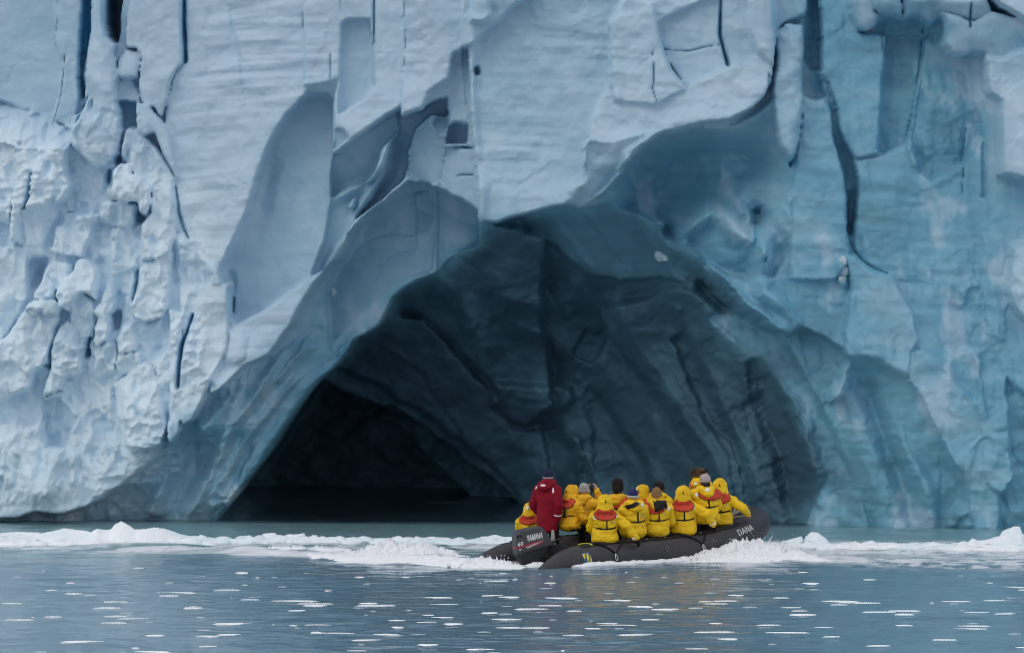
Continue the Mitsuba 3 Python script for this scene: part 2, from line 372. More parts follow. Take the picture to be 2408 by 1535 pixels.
# nose-shaped block and its neighbour
panel(TM([(880, 830), (930, 740), (1000, 655), (1070, 645), (1110, 655), (1090, 760), (1075, 900), (1060, 1010), (990, 1030), (930, 1010), (880, 980)]), 1.1, lx=-0.4, lz=-0.3, soft=0.04, warp=0.06, blue=0.3, strata=0.4)
panel(TM([(1015, 690), (1050, 650), (1108, 655), (1100, 720), (1085, 770), (1050, 760)]), 0.95, lx=-0.3, lz=0.9, soft=0.03, warp=0.03, blue=0.3, strata=0.3)
panel(TM([(1110, 700), (1150, 680), (1215, 690), (1215, 800), (1090, 800)]), 1.25, lx=-0.6, lz=-0.7, soft=0.03, warp=0.04, blue=0.25, strata=0.3)
panel(TM([(1090, 830), (1240, 820), (1270, 860), (1270, 1060), (1275, 1170), (1200, 1120), (1110, 1090), (1050, 1030), (1075, 900)]), 0.85, lx=-0.45, lz=-0.25, soft=0.03, warp=0.06, blue=0.2, strata=0.4)
crack(TM([(1085, 825), (1180, 818), (1245, 825), (1265, 860)]), 0.05, 0.5, warp=0.03, blue=0.5)
crack(TM([(1150, 980), (1250, 975)]), 0.04, 0.2, warp=0.03)

# ---- middle wall above the arch
panel(Q([(1095, -40), (1480, -40), (1440, 60), (1448, 130), (1440, 170), (1390, 300), (1372, 350), (1376, 420), (1345, 458), (1336, 484), (1250, 500), (1200, 512), (1165, 524), (1128, 522), (1122, 440), (1112, 330), (1100, 160)]),
      0.05, lx=-0.03, lz=0.03, soft=0.03, warp=0.12, strata=1.5, rough=0.07, blue=0.20)
panel(Q([(1090, -40), (1270, -40), (1180, 40), (1110, 104), (1085, 110)]), -0.35, lx=-0.1, lz=-0.05, soft=0.03, warp=0.05, rough=0.05)
panel(TM([(1240, -40), (1330, -40), (1340, 90), (1290, 130), (1230, 110)]), -0.75, lx=0.2, lz=0.25, soft=0.08, warp=0.1)
ridge(TM([(1240, 140), (1230, 400), (1245, 700), (1270, 880)]), 0.2, 0.18, d=0, warp=0.06)
panel(TM([(1262, 368), (1276, 378), (1281, 398), (1276, 418), (1264, 424), (1251, 412), (1247, 392), (1252, 376)]), 0.45, lx=0.5, lz=-0.6, soft=0.04, warp=0.03, blue=0.4)
ridge(TM([(1264, 424), (1268, 470), (1266, 520)]), 0.12, -0.05, d=0, warp=0.03)
ridge(TM([(1290, 1000), (1290, 1180), (1310, 1240)]), 0.25, 0.2, d=0, warp=0.06)

# ---- right block that stands proud of the arch
panel(Q([(1480, -40), (1435, 55), (1446, 130), (1440, 165), (1395, 270), (1382, 330), (1372, 345), (1376, 420), (1350, 452), (1337, 484), (1362, 494), (1395, 480), (1430, 462), (1462, 440), (1485, 410), (1505, 345), (1560, 312), (1650, 292), (1722, 282), (1770, 255), (1800, 225), (1818, 190), (1830, 60), (1825, -40)]),
      -0.50, lx=0.06, lz=0.10, soft=0.035, warp=0.10, strata=1.0, rough=0.10, blue=0.05)
panel(TR([(860, 130), (1230, -40), (1240, 230), (1270, 370), (1160, 430), (1060, 460), (1045, 490), (960, 390), (900, 230)]), -0.10, lx=0.02, lz=0.05, soft=0.02, warp=0.05, strata=1.4, rough=0.05)
panel(TR([(1240, -40), (1400, -40), (1380, 180), (1430, 290), (1400, 370), (1310, 350), (1270, 370), (1240, 240)]), -0.2, lx=-0.1, lz=-0.15, soft=0.03, warp=0.06, rough=0.08)
panel(TR([(1400, -40), (1535, -60), (1535, 370), (1430, 290), (1378, 150), (1390, 60)]), -0.55, lx=0.25, lz=0.0, soft=0.04, warp=0.08, bulge=0.15, r=0.4)
panel(TR([(620, 270), (640, 110), (700, -20), (850, 20), (890, 230), (950, 390), (1050, 500), (870, 590), (640, 560), (600, 440)]), -0.62, lx=0.1, lz=0.08, soft=0.06, warp=0.12, strata=1.2, rough=0.06)
crack(TR([(1235, -20), (1230, 200), (1255, 300), (1275, 370)]), 0.06, 0.7, taper=0.2, blue=0.6, warp=0.03)
crack(TR([(895, 220), (940, 350), (1000, 440), (1045, 495)]), 0.035, 0.35, blue=0.3, warp=0.03)
crack(TR([(850, 300), (858, 430), (850, 500), (870, 570)]), 0.03, 0.22, blue=0.4, warp=0.03)
crack(TR([(920, 280), (1060, 285), (1160, 260), (1230, 250)]), 0.03, 0.18, warp=0.05)
crack(TR([(1500, 410), (1500, 500)]), 0.05, 0.4, blue=0.6, warp=0.03)
# its underside and rim
surface(TR([(480, 790), (600, 800), (700, 760), (800, 740), (780, 820), (690, 880), (700, 950), (650, 980), (560, 1080), (440, 1170), (370, 1140), (380, 1060), (470, 1000), (480, 900)]),
        [(480, 340, -.85), (1390, 350, -0.6), (1500, 330, -0.75), (1440, 400, -0.25), (1380, 450, -0.2), (1375, 490, 0.15), (1430, 460, 0.35), (1345, 460, -.1)], soft=0.06, warp=0.1, rough=0.16, blue=0.3)
ridge(TR([(870, 745), (790, 800), (700, 860), (690, 930), (660, 970)]), 0.14, 0.25, d=-0.3, warp=0.1)
ridge(TR([(370, 1150), (420, 1060), (470, 1000)]), 0.25, 0.25, d=-0.1, warp=0.1)

# ---- the hollow beneath it, running into the blue wall at the right
surface(TR([(440, 1170), (560, 1090), (660, 980), (720, 880), (860, 760), (1060, 730), (1230, 730), (1340, 700), (1430, 620), (1540, 530), (1640, 500), (1640, 700), (1620, 900), (1640, 1000), (1700, 1300), (1500, 1535), (1270, 1535), (1080, 1430), (930, 1310), (915, 1240), (800, 1190), (620, 1150)]),
        [(1345, 480, 0.6), (1450, 460, 1.3), (1500, 420, 2.0), (1560, 350, 1.3), (1640, 320, 1.1), (1720, 300, 0.35), (1800, 245, 0.0), (1850, 250, 0.0), (1870, 330, 0.35), (1760, 360, 1.5), (1650, 380, 2.1), (1560, 430, 2.6),
         (1480, 500, 2.4), (1560, 540, 2.4), (1640, 480, 2.0), (1700, 430, 1.8), (1780, 430, 0.95), (1860, 430, 0.3), (1620, 600, 1.8), (1680, 560, 1.05), (1760, 560, 0.6), (1850, 600, 0.25), (1740, 690, 1.0), (1840, 740, 0.6), (1600, 520, 2.2)],
        soft=0.12, warp=0.18, blue=0.72, strata=0.4, dm=0.9, rough=0.28)
# wavy rib along the right of the arch
ridge(RR([(-60, 420), (120, 560), (330, 380), (480, 440), (600, 560), (760, 680), (830, 780)]), 0.42, 0.68, d=1.0, warp=0.2)
ridge(RR([(0, 660), (150, 800), (280, 960), (420, 1020), (480, 1130), (620, 1270), (780, 1380), (950, 1500), (1050, 1560)]), 0.36, 0.85, d=1.4, skew=-0.3, warp=0.2)
ridge(RR([(60, 930), (260, 1030), (400, 1200), (520, 1330), (720, 1420)]), 0.28, -0.77, d=2.0, warp=0.2)
ridge(RR([(820, 560), (900, 660), (860, 1000), (900, 1180), (1040, 1280), (1200, 1500)]), 0.3, 0.48, d=0.6, warp=0.2)
ridge(RR([(820, 330), (880, 420), (830, 560)]), 0.25, -0.68, d=0.5, warp=0.1)
ridge(RR([(640, 420), (700, 520), (800, 600)]), 0.22, -0.37, d=0.8, warp=0.1)
crack(RR([(840, 480), (815, 640), (810, 760)]), 0.05, 0.3, blue=1.0, warp=0.03, d=0.4)
crack(RR([(920, 820), (900, 880)]), 0.05, 0.3, blue=1.0, warp=0.03, d=0.4)

# ---- the blue wall at the right: tall upright slabs
panel(TF([(380, -40), (740, -40), (760, 120), (745, 420), (730, 650), (715, 860), (580, 885), (530, 820), (500, 700), (470, 560), (440, 460), (390, 430)]), 0.30, lx=0.06, lz=0.03, soft=0.03, warp=0.06, blue=0.78, strata=0.6, rough=0.05)
panel(TF([(760, 120), (970, 130), (980, 300), (930, 500), (890, 740), (860, 800), (720, 860), (735, 500)]), 0.85, lx=0.02, lz=0.04, soft=0.03, warp=0.06, blue=0.85, strata=0.6, rough=0.05)
panel(TF([(575, 190), (690, 170), (730, 110), (760, 90), (850, 120), (930, 80), (1000, 140), (1080, 200), (1140, 300), (1250, 300), (1310, 640), (1300, 760), (1200, 900), (1000, 1000), (940, 950), (890, 760), (950, 450), (985, 200), (900, 180), (770, 200)]), 0.75, lx=0.05, lz=0.02, soft=0.06, warp=0.12, blue=0.85, strata=0.6, rough=0.12)
# scalloped rock-like brows at the top right
panel(TF([(680, -40), (850, -40), (850, 100), (740, 75), (700, 40)]), -0.35, lx=0.1, lz=-0.35, soft=0.05, warp=0.08, blue=0.45, bulge=0.2)
panel(TF([(850, -40), (1010, -40), (1080, 80), (1010, 150), (930, 80), (850, 120)]), -0.15, lx=0.1, lz=-0.45, soft=0.05, warp=0.08, blue=0.5, bulge=0.2)
panel(TF([(1000, -40), (1320, -40), (1360, 70), (1240, 110), (1150, 80), (1060, 60)]), -0.55, lx=0.05, lz=-0.3, soft=0.05, warp=0.08, blue=0.3, bulge=0.2)
panel(TF([(1060, 60), (1150, 80), (1240, 110), (1360, 60), (1560, 120), (1560, 330), (1380, 360), (1300, 300), (1250, 290), (1190, 310), (1120, 300), (1080, 240), (1090, 150)]), -0.35, lx=0.02, lz=-0.3, soft=0.05, warp=0.1, blue=0.4, bulge=0.2)
panel(TF([(1330, -40), (1560, -40), (1560, 130), (1480, 80), (1400, 40)]), -0.95, lz=0.25, soft=0.05, warp=0.08, blue=0.0, rough=0.08)
panel(TF([(540, -40), (690, -40), (700, 60), (740, 80), (700, 140), (660, 180), (600, 170), (560, 90)]), 0.0, lx=0.1, lz=-0.25, soft=0.05, warp=0.08, blue=0.5, bulge=0.15)
panel(TF([(1290, 300), (1400, 330), (1560, 260), (1560, 560), (1385, 560), (1330, 640), (1310, 560)]), -0.45, lx=-0.05, lz=-0.05, soft=0.05, warp=0.08, blue=0.2, rough=0.06)
panel(TF([(1375, 560), (1440, 500), (1620, 380), (1620, 1010), (1530, 1000), (1440, 975), (1365, 975)]), -0.55, lx=-0.02, lz=0.05, soft=0.025, warp=0.05, blue=0.0, strata=0.5)
panel(TF([(1235, 300), (1290, 300), (1310, 520), (1380, 560), (1370, 980), (1350, 1120), (1290, 1100), (1300, 700), (1250, 560)]), 0.45, lx=-0.5, lz=0.0, soft=0.04, warp=0.04, blue=0.6, strata=0.3)
# mid right slabs
panel(TF([(580, 890), (700, 880), (860, 830), (900, 950), (960, 1050), (1000, 1300), (980, 1560), (720, 1560), (580, 1420), (590, 1100)]), 0.35, lx=0.04, lz=0.02, soft=0.05, warp=0.08, blue=0.85, strata=0.9, rough=0.05)
panel(TF([(300, 540), (420, 560), (460, 640), (470, 790), (500, 880), (530, 1000), (545, 1300), (560, 1430), (480, 1560), (220, 1560), (230, 1100), (260, 850), (280, 700)]), 0.15, lx=-0.05, lz=0.03, soft=0.08, warp=0.08, blue=0.78, strata=0.9, rough=0.06)
panel(TF([(140, 180), (200, 120), (290, 130), (300, 300), (300, 560), (270, 780), (240, 900), (220, 900), (170, 820), (150, 700), (130, 540), (150, 350)]), -0.15, lx=0.15, lz=0.05, soft=0.06, warp=0.1, blue=0.35, rough=0.1, bulge=0.15)
panel(TF([(140, -40), (320, -40), (310, 80), (200, 120), (140, 180)]), 0.0, lx=0.1, lz=-0.1, soft=0.04, warp=0.05, blue=0.5)
# the long dark crevice
panel(TF([(322, -40), (372, -40), (385, 180), (386, 400), (345, 395), (300, 480), (292, 120)]), 0.95, lx=1.6, soft=0.02, warp=0.08, blue=0.9, rough=0.25)
panel(TF([(300, 330), (345, 395), (400, 420), (430, 540), (360, 560), (302, 540)]), 0.7, lx=0.3, lz=-0.2, soft=0.04, warp=0.05, blue=0.8)
panel(TF([(375, 400), (420, 440), (470, 570), (490, 690), (520, 790), (575, 890), (595, 1000), (590, 1130), (575, 1310), (545, 1310), (540, 1100), (520, 940), (480, 850), (465, 780), (450, 650), (430, 560)]), 0.62, lx=0.9, soft=0.02, warp=0.12, blue=0.9, rough=0.25)
crack(TF([(560, 1320), (590, 1400), (640, 1460), (700, 1500), (780, 1530)]), 0.032, 0.3, blue=1.0, warp=0.04)
crack(TF([(125, -20), (130, 150), (145, 320)]), 0.06, 0.25, taper=0.1, blue=1.0, warp=0.03)
crack(TF([(745, 200), (740, 500), (715, 860)]), 0.03, 0.15, blue=0.9, warp=0.03)
crack(TF([(985, 130), (960, 400), (915, 640), (885, 760)]), 0.03, 0.2, blue=0.9, warp=0.03)
crack(TF([(1220, 30), (1218, 150)]), 0.05, 0.4, taper=0.2, blue=0.9, warp=0.02)
crack(TF([(1230, 700), (1200, 900), (1190, 1080)]), 0.04, 0.12, warp=0.03)
crack(TF([(240, 870), (235, 920)]), 0.09, 0.4, blue=1.0, taper=0.2, warp=0.02)
ridge(TF([(870, 800), (890, 860), (930, 940)]), 0.12, 0.15, d=0.4, warp=0.1)

# ---- lower right: leaning slabs down to the water
panel(BR([(-200, 320), (-60, 300), (180, 430), (300, 560), (400, 750), (470, 900), (540, 1060), (620, 1200), (680, 1400), (300, 1400), (320, 1250), (400, 1100), (300, 900), (240, 760), (160, 640), (60, 560), (-60, 460)]), 1.5, lx=-0.35, lz=0.0, soft=0.25, warp=0.25, blue=0.9, strata=0.5, rough=0.1)
panel(BR([(160, 430), (240, 380), (460, 480), (480, 540), (420, 660), (380, 750), (460, 700), (520, 900), (600, 1120), (680, 1300), (700, 1420), (620, 1420), (540, 1200), (440, 960), (360, 800), (280, 640)]), 0.95, lx=-0.15, lz=-0.15, soft=0.12, warp=0.15, blue=0.85, strata=0.6, rough=0.08)
panel(BR([(470, 30), (510, 20), (600, 100), (700, 130), (760, 230), (800, 290), (830, 440), (790, 500), (780, 640), (700, 600), (600, 540), (540, 550), (470, 520), (460, 400), (500, 200)]), -0.05, lx=0.08, lz=0.03, soft=0.05, warp=0.1, blue=0.62, strata=0.9, rough=0.05)
surface(BR([(470, 540), (600, 545), (780, 650), (820, 700), (900, 850), (960, 1000), (1060, 1150), (1110, 1420), (640, 1420), (620, 1250), (540, 1060), (490, 900), (450, 720)]),
        [(2010, 820, 0.25), (2100, 820, 0.15), (2180, 860, 0.1), (2060, 900, 0.5), (2030, 1000, 0.75), (2160, 1000, 0.4), (2080, 1100, 0.75), (2060, 1230, 0.9), (2220, 1100, 0.6), (2200, 1240, 0.75), (2280, 1230, 0.7)], soft=0.3, warp=0.2, blue=0.75, strata=1.0, dm=0.8, rough=0.08)
panel(BR([(790, 490), (840, 480), (930, 520), (985, 560), (990, 640), (1050, 710), (1110, 760), (1140, 900), (1060, 990), (1070, 1120), (1000, 1050), (930, 900), (840, 720), (780, 640)]), 0.1, lx=0.1, lz=0.02, soft=0.05, warp=0.1, blue=0.68, strata=1.0, rough=0.06)
panel(BR([(1060, 990), (1150, 920), (1185, 885), (1250, 880), (1270, 1000), (1290, 1100), (1240, 1200), (1230, 1420), (1110, 1420), (1070, 1150)]), 0.15, lx=0.05, lz=-0.05, soft=0.06, warp=0.1, blue=0.6, strata=0.8, rough=0.1)
panel(BR([(830, 450), (820, 330), (870, 60), (960, -20), (1000, 60), (1040, 220), (1090, 420), (1130, 700), (1100, 740), (1000, 640), (985, 550), (900, 500)]), 0.3, lx=0.08, lz=0.02, soft=0.15, warp=0.1, blue=0.75, strata=0.9, rough=0.05)
panel(BR([(950, -20), (1070, -20), (1100, 120), (1220, 330), (1250, 600), (1290, 800), (1240, 880), (1180, 880), (1120, 640), (1060, 280), (1000, 120)]), 0.2, lx=-0.1, lz=0.04, soft=0.08, warp=0.15, blue=0.7, strata=0.7, rough=0.14)
panel(BR([(1250, 620), (1330, 700), (1480, 700), (1480, 1420), (1220, 1420), (1230, 1200), (1300, 1100), (1270, 950)]), 0.45, lx=0.1, lz=-0.05, soft=0.1, warp=0.15, blue=0.8, strata=0.7, rough=0.1)
panel(BR([(1300, -20), (1480, -60), (1480, 420), (1330, 330), (1290, 260), (1280, 150)]), -0.35, lx=-0.1, lz=0.15, soft=0.08, warp=0.15, blue=0.1, rough=0.15)
ridge(BR([(440, 40), (460, 120), (470, 200)]), 0.16, 0.25, d=0, warp=0.1)
ridge(BR([(500, 560), (620, 800), (700, 1000), (780, 1200), (830, 1400)]), 0.35, -0.3, d=0.8, warp=0.15)
ridge(BR([(720, 920), (790, 1060), (860, 1200), (910, 1400)]), 0.3, 0.22, d=0.8, warp=0.15)
ridge(BR([(1000, 1330), (1050, 1280), (1080, 1420)]), 0.25, 0.25, d=0.8, warp=0.1)
chisel(BR([(900, -50), (1480, -50), (1480, 1400), (1200, 1400), (1000, 700)]), 0.13, cell=(0.55, 1.3), seed=7, soft=0.5)

# ---- the left: back wall, pillar, clefts and the broken ice below
panel(Q([(-40, -40), (215, -40), (200, 250), (150, 300), (120, 290), (60, 262), (-40, 250)]), 0.95, lx=0.05, lz=0.02, soft=0.03, warp=0.06, blue=0.22, strata=0.3, rough=0.03)
panel(TL([(300, -40), (480, -40), (470, 140), (450, 430), (430, 600), (400, 720), (290, 660), (320, 560), (345, 350), (300, 210)]), 0.72, lx=0.08, lz=0.0, soft=0.03, warp=0.06, blue=0.1, strata=0.3, rough=0.05)
crack(TL([(310, 0), (312, 100), (295, 210)]), 0.025, 0.12, warp=0.02)
crack(TL([(350, 290), (335, 450), (320, 560), (292, 655)]), 0.03, 0.2, warp=0.02, blue=0.4)
panel(TL([(310, -40), (1600, -40), (1600, 100), (1000, 130), (980, 600), (900, 620), (800, 580), (720, 430), (700, 240), (640, 200)]), 0.2, lx=0.0, lz=0.02, soft=0.03, warp=0.05, strata=1.2) if False else None
panel(TL([(725, -40), (1020, -40), (1022, 250), (1030, 345), (985, 385), (950, 460), (930, 560), (900, 660), (860, 600), (790, 570), (770, 480), (790, 330), (760, 270), (700, 265), (710, 130)]), 0.0, lx=0.1, lz=0.04, soft=0.03, warp=0.06, strata=0.9, rough=0.05)
crack(TL([(1022, -40), (1022, 150), (1030, 300), (1030, 345)]), 0.085, 0.8, taper=0.15, blue=1.0, warp=0.02)
crack(TL([(1030, 345), (985, 390), (955, 450), (940, 530)]), 0.03, 0.25, blue=0.5, warp=0.02)
crack(TL([(930, 600), (905, 665)]), 0.02, 0.15, warp=0.02)
panel(TL([(480, -40), (525, -40), (520, 180), (500, 280), (475, 350), (465, 420), (480, 500), (480, 545), (465, 560), (450, 440), (460, 250)]), 1.45, lx=-1.5, soft=0.02, warp=0.03, cleft=1.0)
crack(TL([(478, 540), (440, 620), (415, 690)]), 0.06, 0.4, blue=0.6, warp=0.03)
panel(TL([(525, -40), (640, -40), (640, 160), (650, 400), (670, 560), (700, 690), (660, 860), (590, 920), (520, 930), (440, 860), (390, 800), (400, 720), (440, 640), (490, 540), (510, 620), (515, 540), (465, 420), (500, 290), (520, 180)]), -0.35, lx=0.05, lz=0.06, soft=0.04, warp=0.07, bulge=0.35, r=0.45, strata=0.6, rough=0.10)
panel(TL([(640, -40), (735, -40), (715, 60), (705, 240), (690, 250), (655, 215), (640, 130)]), 3.2, lx=0.2, soft=0.02, warp=0.03, blue=0.9)
panel(TL([(655, 215), (700, 250), (690, 290), (665, 330), (645, 330)]), 0.5, lx=-0.3, lz=0.5, soft=0.03, warp=0.03)
panel(TL([(660, 330), (700, 270), (780, 285), (790, 330), (770, 430), (700, 440), (650, 420)]), 0.0, lx=0.1, lz=0.25, soft=0.04, warp=0.06, bulge=0.15, r=0.3)
panel(TL([(650, 440), (740, 430), (780, 520), (790, 570), (760, 570), (660, 560)]), 0.25, lx=0.1, lz=0.3, soft=0.05, warp=0.06, rough=0.05)
panel(TL([(665, 565), (760, 570), (770, 640), (765, 720), (700, 725), (690, 620)]), 0.75, lx=0.1, lz=0.0, soft=0.03, warp=0.03, cleft=0.3)
panel(TL([(760, 570), (830, 580), (890, 660), (950, 750), (980, 900), (990, 1000), (960, 980), (900, 850), (860, 740), (770, 770), (765, 720)]), -0.2, lx=0.25, lz=0.1, soft=0.05, warp=0.06, bulge=0.1)
# leaning white shield right of the broken ice
panel(LA([(1290, 310), (1340, 270), (1420, 320), (1600, 480), (1700, 620), (1800, 800), (1770, 860), (1800, 1060), (1820, 1250), (1760, 1470), (1700, 1620), (1420, 1620), (1440, 1300), (1540, 1150), (1560, 950), (1460, 850), (1330, 700), (1230, 560), (1260, 420)]), -0.3, lx=0.22, lz=0.10, soft=0.05, warp=0.1, strata=0.6, rough=0.06)
crack(LA([(1630, 480), (1700, 620), (1790, 780)]), 0.06, 0.35, blue=0.4, warp=0.03)
panel(LA([(1770, 850), (1830, 880), (1880, 1080), (1960, 1300), (2020, 1600), (2060, 1900), (1900, 1900), (1820, 1500), (1820, 1260)]), 0.05, lx=0.5, lz=0.0, soft=0.04, warp=0.08, blue=0.15)
crack(LA([(1800, 870), (1830, 1150), (1880, 1330), (1930, 1420)]), 0.07, 0.4, blue=0.5, warp=0.03)
chisel(Q([(400, 560), (545, 640), (540, 800), (520, 860), (420, 1000), (380, 900), (390, 700)]), 0.24, cell=(0.32, 1.5), seed=3, soft=0.15)
# snow-topped debris bench at the far left
surface(LA([(-60, 20), (120, 60), (200, 100), (270, 80), (290, 150), (520, 190), (600, 250), (740, 310), (720, 460), (700, 520), (560, 500), (300, 520), (170, 520), (-60, 420)]),
        [(0, 255, 0.9), (60, 270, 0.8), (130, 290, 0.75), (165, 320, 0.5), (0, 320, -0.15), (60, 345, -0.3), (130, 345, -0.25), (160, 345, -.15)], soft=0.05, warp=0.12, rough=0.16, dm=0.3)
panel(LA([(-60, 420), (170, 480), (180, 900), (100, 1200), (60, 1260), (-60, 1240)]), -0.15, lx=0.1, lz=0.03, soft=0.04, warp=0.08, rough=0.08)
panel(LA([(170, 500), (380, 500), (380, 700), (330, 760), (290, 1010), (220, 1100), (180, 1450), (90, 1430), (110, 1200), (150, 900)]), -0.38, lx=0.3, lz=0.04, soft=0.03, warp=0.06, bulge=0.12, r=0.25)
panel(LA([(380, 500), (580, 480), (690, 500), (670, 760), (740, 880), (690, 1000), (560, 1060), (430, 1100), (240, 1110), (290, 1010), (330, 760), (370, 650)]), -0.45, lx=0.12, lz=0.02, soft=0.03, warp=0.08, rough=0.08)
crack(LA([(330, 740), (300, 960), (270, 1060)]), 0.05, 0.3, blue=0.5, warp=0.03)
panel(LA([(230, 1110), (470, 1090), (560, 1000), (590, 1200), (540, 1260), (470, 1380), (430, 1520), (180, 1480), (200, 1280)]), -0.1, lx=0.15, lz=-0.12, soft=0.04, warp=0.08, rough=0.06)
panel(LA([(660, 1160), (980, 1160), (1020, 1190), (960, 1280), (950, 1400), (880, 1480), (840, 1620), (500, 1560), (560, 1400), (560, 1300), (640, 1280)]), -0.2, lx=0.05, lz=0.14, soft=0.04, warp=0.1, rough=0.09)
panel(LA([(700, 500), (800, 560), (900, 740), (980, 900), (1000, 1040), (930, 1130), (680, 1140), (650, 1060), (740, 900), (690, 800), (690, 620)]), 0.4, lx=0.1, lz=-0.15, soft=0.06, warp=0.15, rough=0.22, blue=0.2)
panel(LA([(1140, 720), (1200, 640), (1330, 650), (1340, 740), (1450, 800), (1540, 900), (1540, 1060), (1490, 1180), (1420, 1150), (1400, 1040), (1250, 1060), (1150, 1020), (1090, 920), (1140, 850)]), -0.75, lx=0.1, lz=0.2, soft=0.05, warp=0.12, bulge=0.25, r=0.35, rough=0.12)
panel(LA([(1040, 1040), (1150, 1030), (1390, 1070), (1390, 1200), (1340, 1320), (1150, 1290), (1010, 1210)]), -0.25, lx=0.1, lz=-0.55, soft=0.05, warp=0.08, rough=0.06, blue=0.15)
panel(LA([(1150, 1290), (1340, 1320), (1460, 1250), (1460, 1600), (1400, 1900), (1200, 1900), (1130, 1500)]), 0.1, lx=0.1, lz=0.0, soft=0.05, warp=0.08, blue=0.1)
panel(LA([(990, 1230), (1100, 1300), (1130, 1400), (1110, 1500), (960, 1500), (950, 1330)]), 0.3, soft=0.06, warp=0.1, rough=0.25, blue=0.2)
panel(LA([(1100, 700), (1150, 700), (1130, 840), (1100, 850)]), 0.75, soft=0.02, warp=0.04, cleft=0.7)
panel(LA([(1210, 560), (1250, 570), (1245, 640), (1200, 640)]), 0.75, soft=0.02, warp=0.04, cleft=0.7)
crack(LA([(680, 1150), (820, 1165), (990, 1150)]), 0.05, 0.4, blue=0.5, warp=0.04)
panel(LA([(1395, 1060), (1430, 1160), (1510, 1200), (1460, 1250), (1400, 1240)]), 0.6, soft=0.03, warp=0.05, cleft=0.5)
# lower broken ice
panel(LB([(-80, -40), (430, -40), (480, 60), (300, 60), (290, 340), (280, 480), (160, 700), (20, 920), (-80, 940)]), 0.0, lx=0.15, lz=-0.04, soft=0.05, warp=0.1, rough=0.10)
panel(LB([(300, 80), (480, 60), (490, 130), (420, 340), (330, 400), (290, 340)]), 0.6, soft=0.05, warp=0.12, rough=0.3, blue=0.25)
panel(LB([(500, 100), (740, 140), (730, 220), (620, 360), (560, 440), (545, 300)]), -0.1, lx=0.1, lz=0.1, soft=0.04, warp=0.06)
panel(LB([(490, 140), (525, 180), (545, 330), (550, 480), (440, 500), (340, 500), (340, 440), (420, 320)]), -0.3, lx=0.15, lz=0.1, soft=0.04, warp=0.06)
panel(LB([(560, 460), (620, 350), (730, 220), (770, 110), (830, 85), (900, 110), (970, 180), (990, 300), (980, 520), (860, 430), (700, 560), (690, 640), (600, 560)]), -0.55, lx=0.1, lz=0.15, soft=0.05, warp=0.08, bulge=0.15, r=0.4)
panel(LB([(700, 560), (850, 430), (960, 530), (960, 780), (900, 960), (860, 1110), (820, 1240), (780, 1000), (720, 700)]), -0.1, lx=-0.15, lz=-0.10, soft=0.04, warp=0.08, blue=0.12)
panel(LB([(240, 640), (330, 560), (480, 540), (590, 600), (610, 700), (560, 780), (540, 960), (500, 1000), (480, 1180), (420, 1160), (330, 1290), (300, 1400), (-80, 1560), (-80, 980), (20, 920), (130, 790)]), -0.5, lx=0.2, lz=0.06, soft=0.05, warp=0.12, rough=0.12, bulge=0.1)
panel(LB([(270, 560), (420, 520), (590, 540), (630, 590), (600, 640), (460, 620), (330, 610), (250, 640)]), -0.75, lz=0.5, soft=0.05, warp=0.2, rough=0.3)
panel(LB([(560, 880), (620, 760), (700, 700), (760, 850), (800, 1040), (830, 1240), (760, 1290), (640, 1300), (600, 1430), (420, 1500), (460, 1330), (510, 1200), (510, 1020)]), -0.35, lx=0.25, lz=0.05, soft=0.05, warp=0.08)
crack(LB([(560, 900), (520, 1040), (500, 1200)]), 0.08, 0.4, blue=0.6, warp=0.04)
panel(LB([(330, 1280), (380, 1190), (480, 1180), (500, 1240), (440, 1330), (380, 1350)]), -0.1, lx=0.2, lz=-0.5, soft=0.04, warp=0.06, blue=0.15)
panel(LB([(1060, 370), (1110, 320), (1140, 380), (1160, 560), (1140, 700), (1100, 880), (960, 990), (960, 780), (1010, 680), (950, 640), (1010, 540)]), -0.35, lx=0.15, lz=0.1, soft=0.04, warp=0.12, rough=0.15)
panel(LB([(1180, 250), (1360, 190), (1400, 180), (1390, 380), (1280, 420), (1250, 600), (1200, 560), (1170, 500)]), 0.25, lx=0.1, lz=-0.1, soft=0.05, warp=0.08, blue=0.15)
panel(LB([(1150, 640), (1250, 590), (1240, 720), (1220, 800), (1170, 800)]), 0.6, soft=0.04, warp=0.06, blue=0.45)
panel(LB([(1420, 180), (1700, 40), (1760, 0), (1720, 330), (1700, 560), (1660, 680), (1480, 740), (1360, 680), (1340, 560), (1400, 380)]), -0.3, lx=0.15, lz=0.08, soft=0.05, warp=0.1, rough=0.08)
crack(LB([(1400, 200), (1390, 330), (1350, 520)]), 0.08, 0.5, blue=0.6, warp=0.04)
panel(LB([(1420, 870), (1500, 760), (1660, 680), (1650, 1020), (1560, 1030), (1470, 960)]), 0.1, lx=0.0, lz=-0.5, soft=0.05, warp=0.08, blue=0.2)
panel(LB([(880, 1090), (940, 1070), (930, 950), (960, 870), (920, 880), (900, 980)]), 0.7, soft=0.02, warp=0.03, cleft=0.7)
panel(LB([(960, 1000), (1090, 920), (1180, 940), (1200, 1070), (1180, 1250), (970, 1320)]), -0.1, lx=0.1, lz=-0.15, soft=0.05, warp=0.1, rough=0.08)
panel(LB([(1210, 1060), (1380, 1040), (1450, 1020), (1440, 1200), (1380, 1260), (1230, 1290), (1190, 1180)]), -0.15, lx=0.05, lz=-0.3, soft=0.05, warp=0.08, rough=0.06)
panel(LB([(1190, 900), (1240, 760), (1340, 760), (1400, 880), (1390, 1030), (1210, 1060)]), -0.35, lx=0.05, lz=0.0, soft=0.05, warp=0.08)
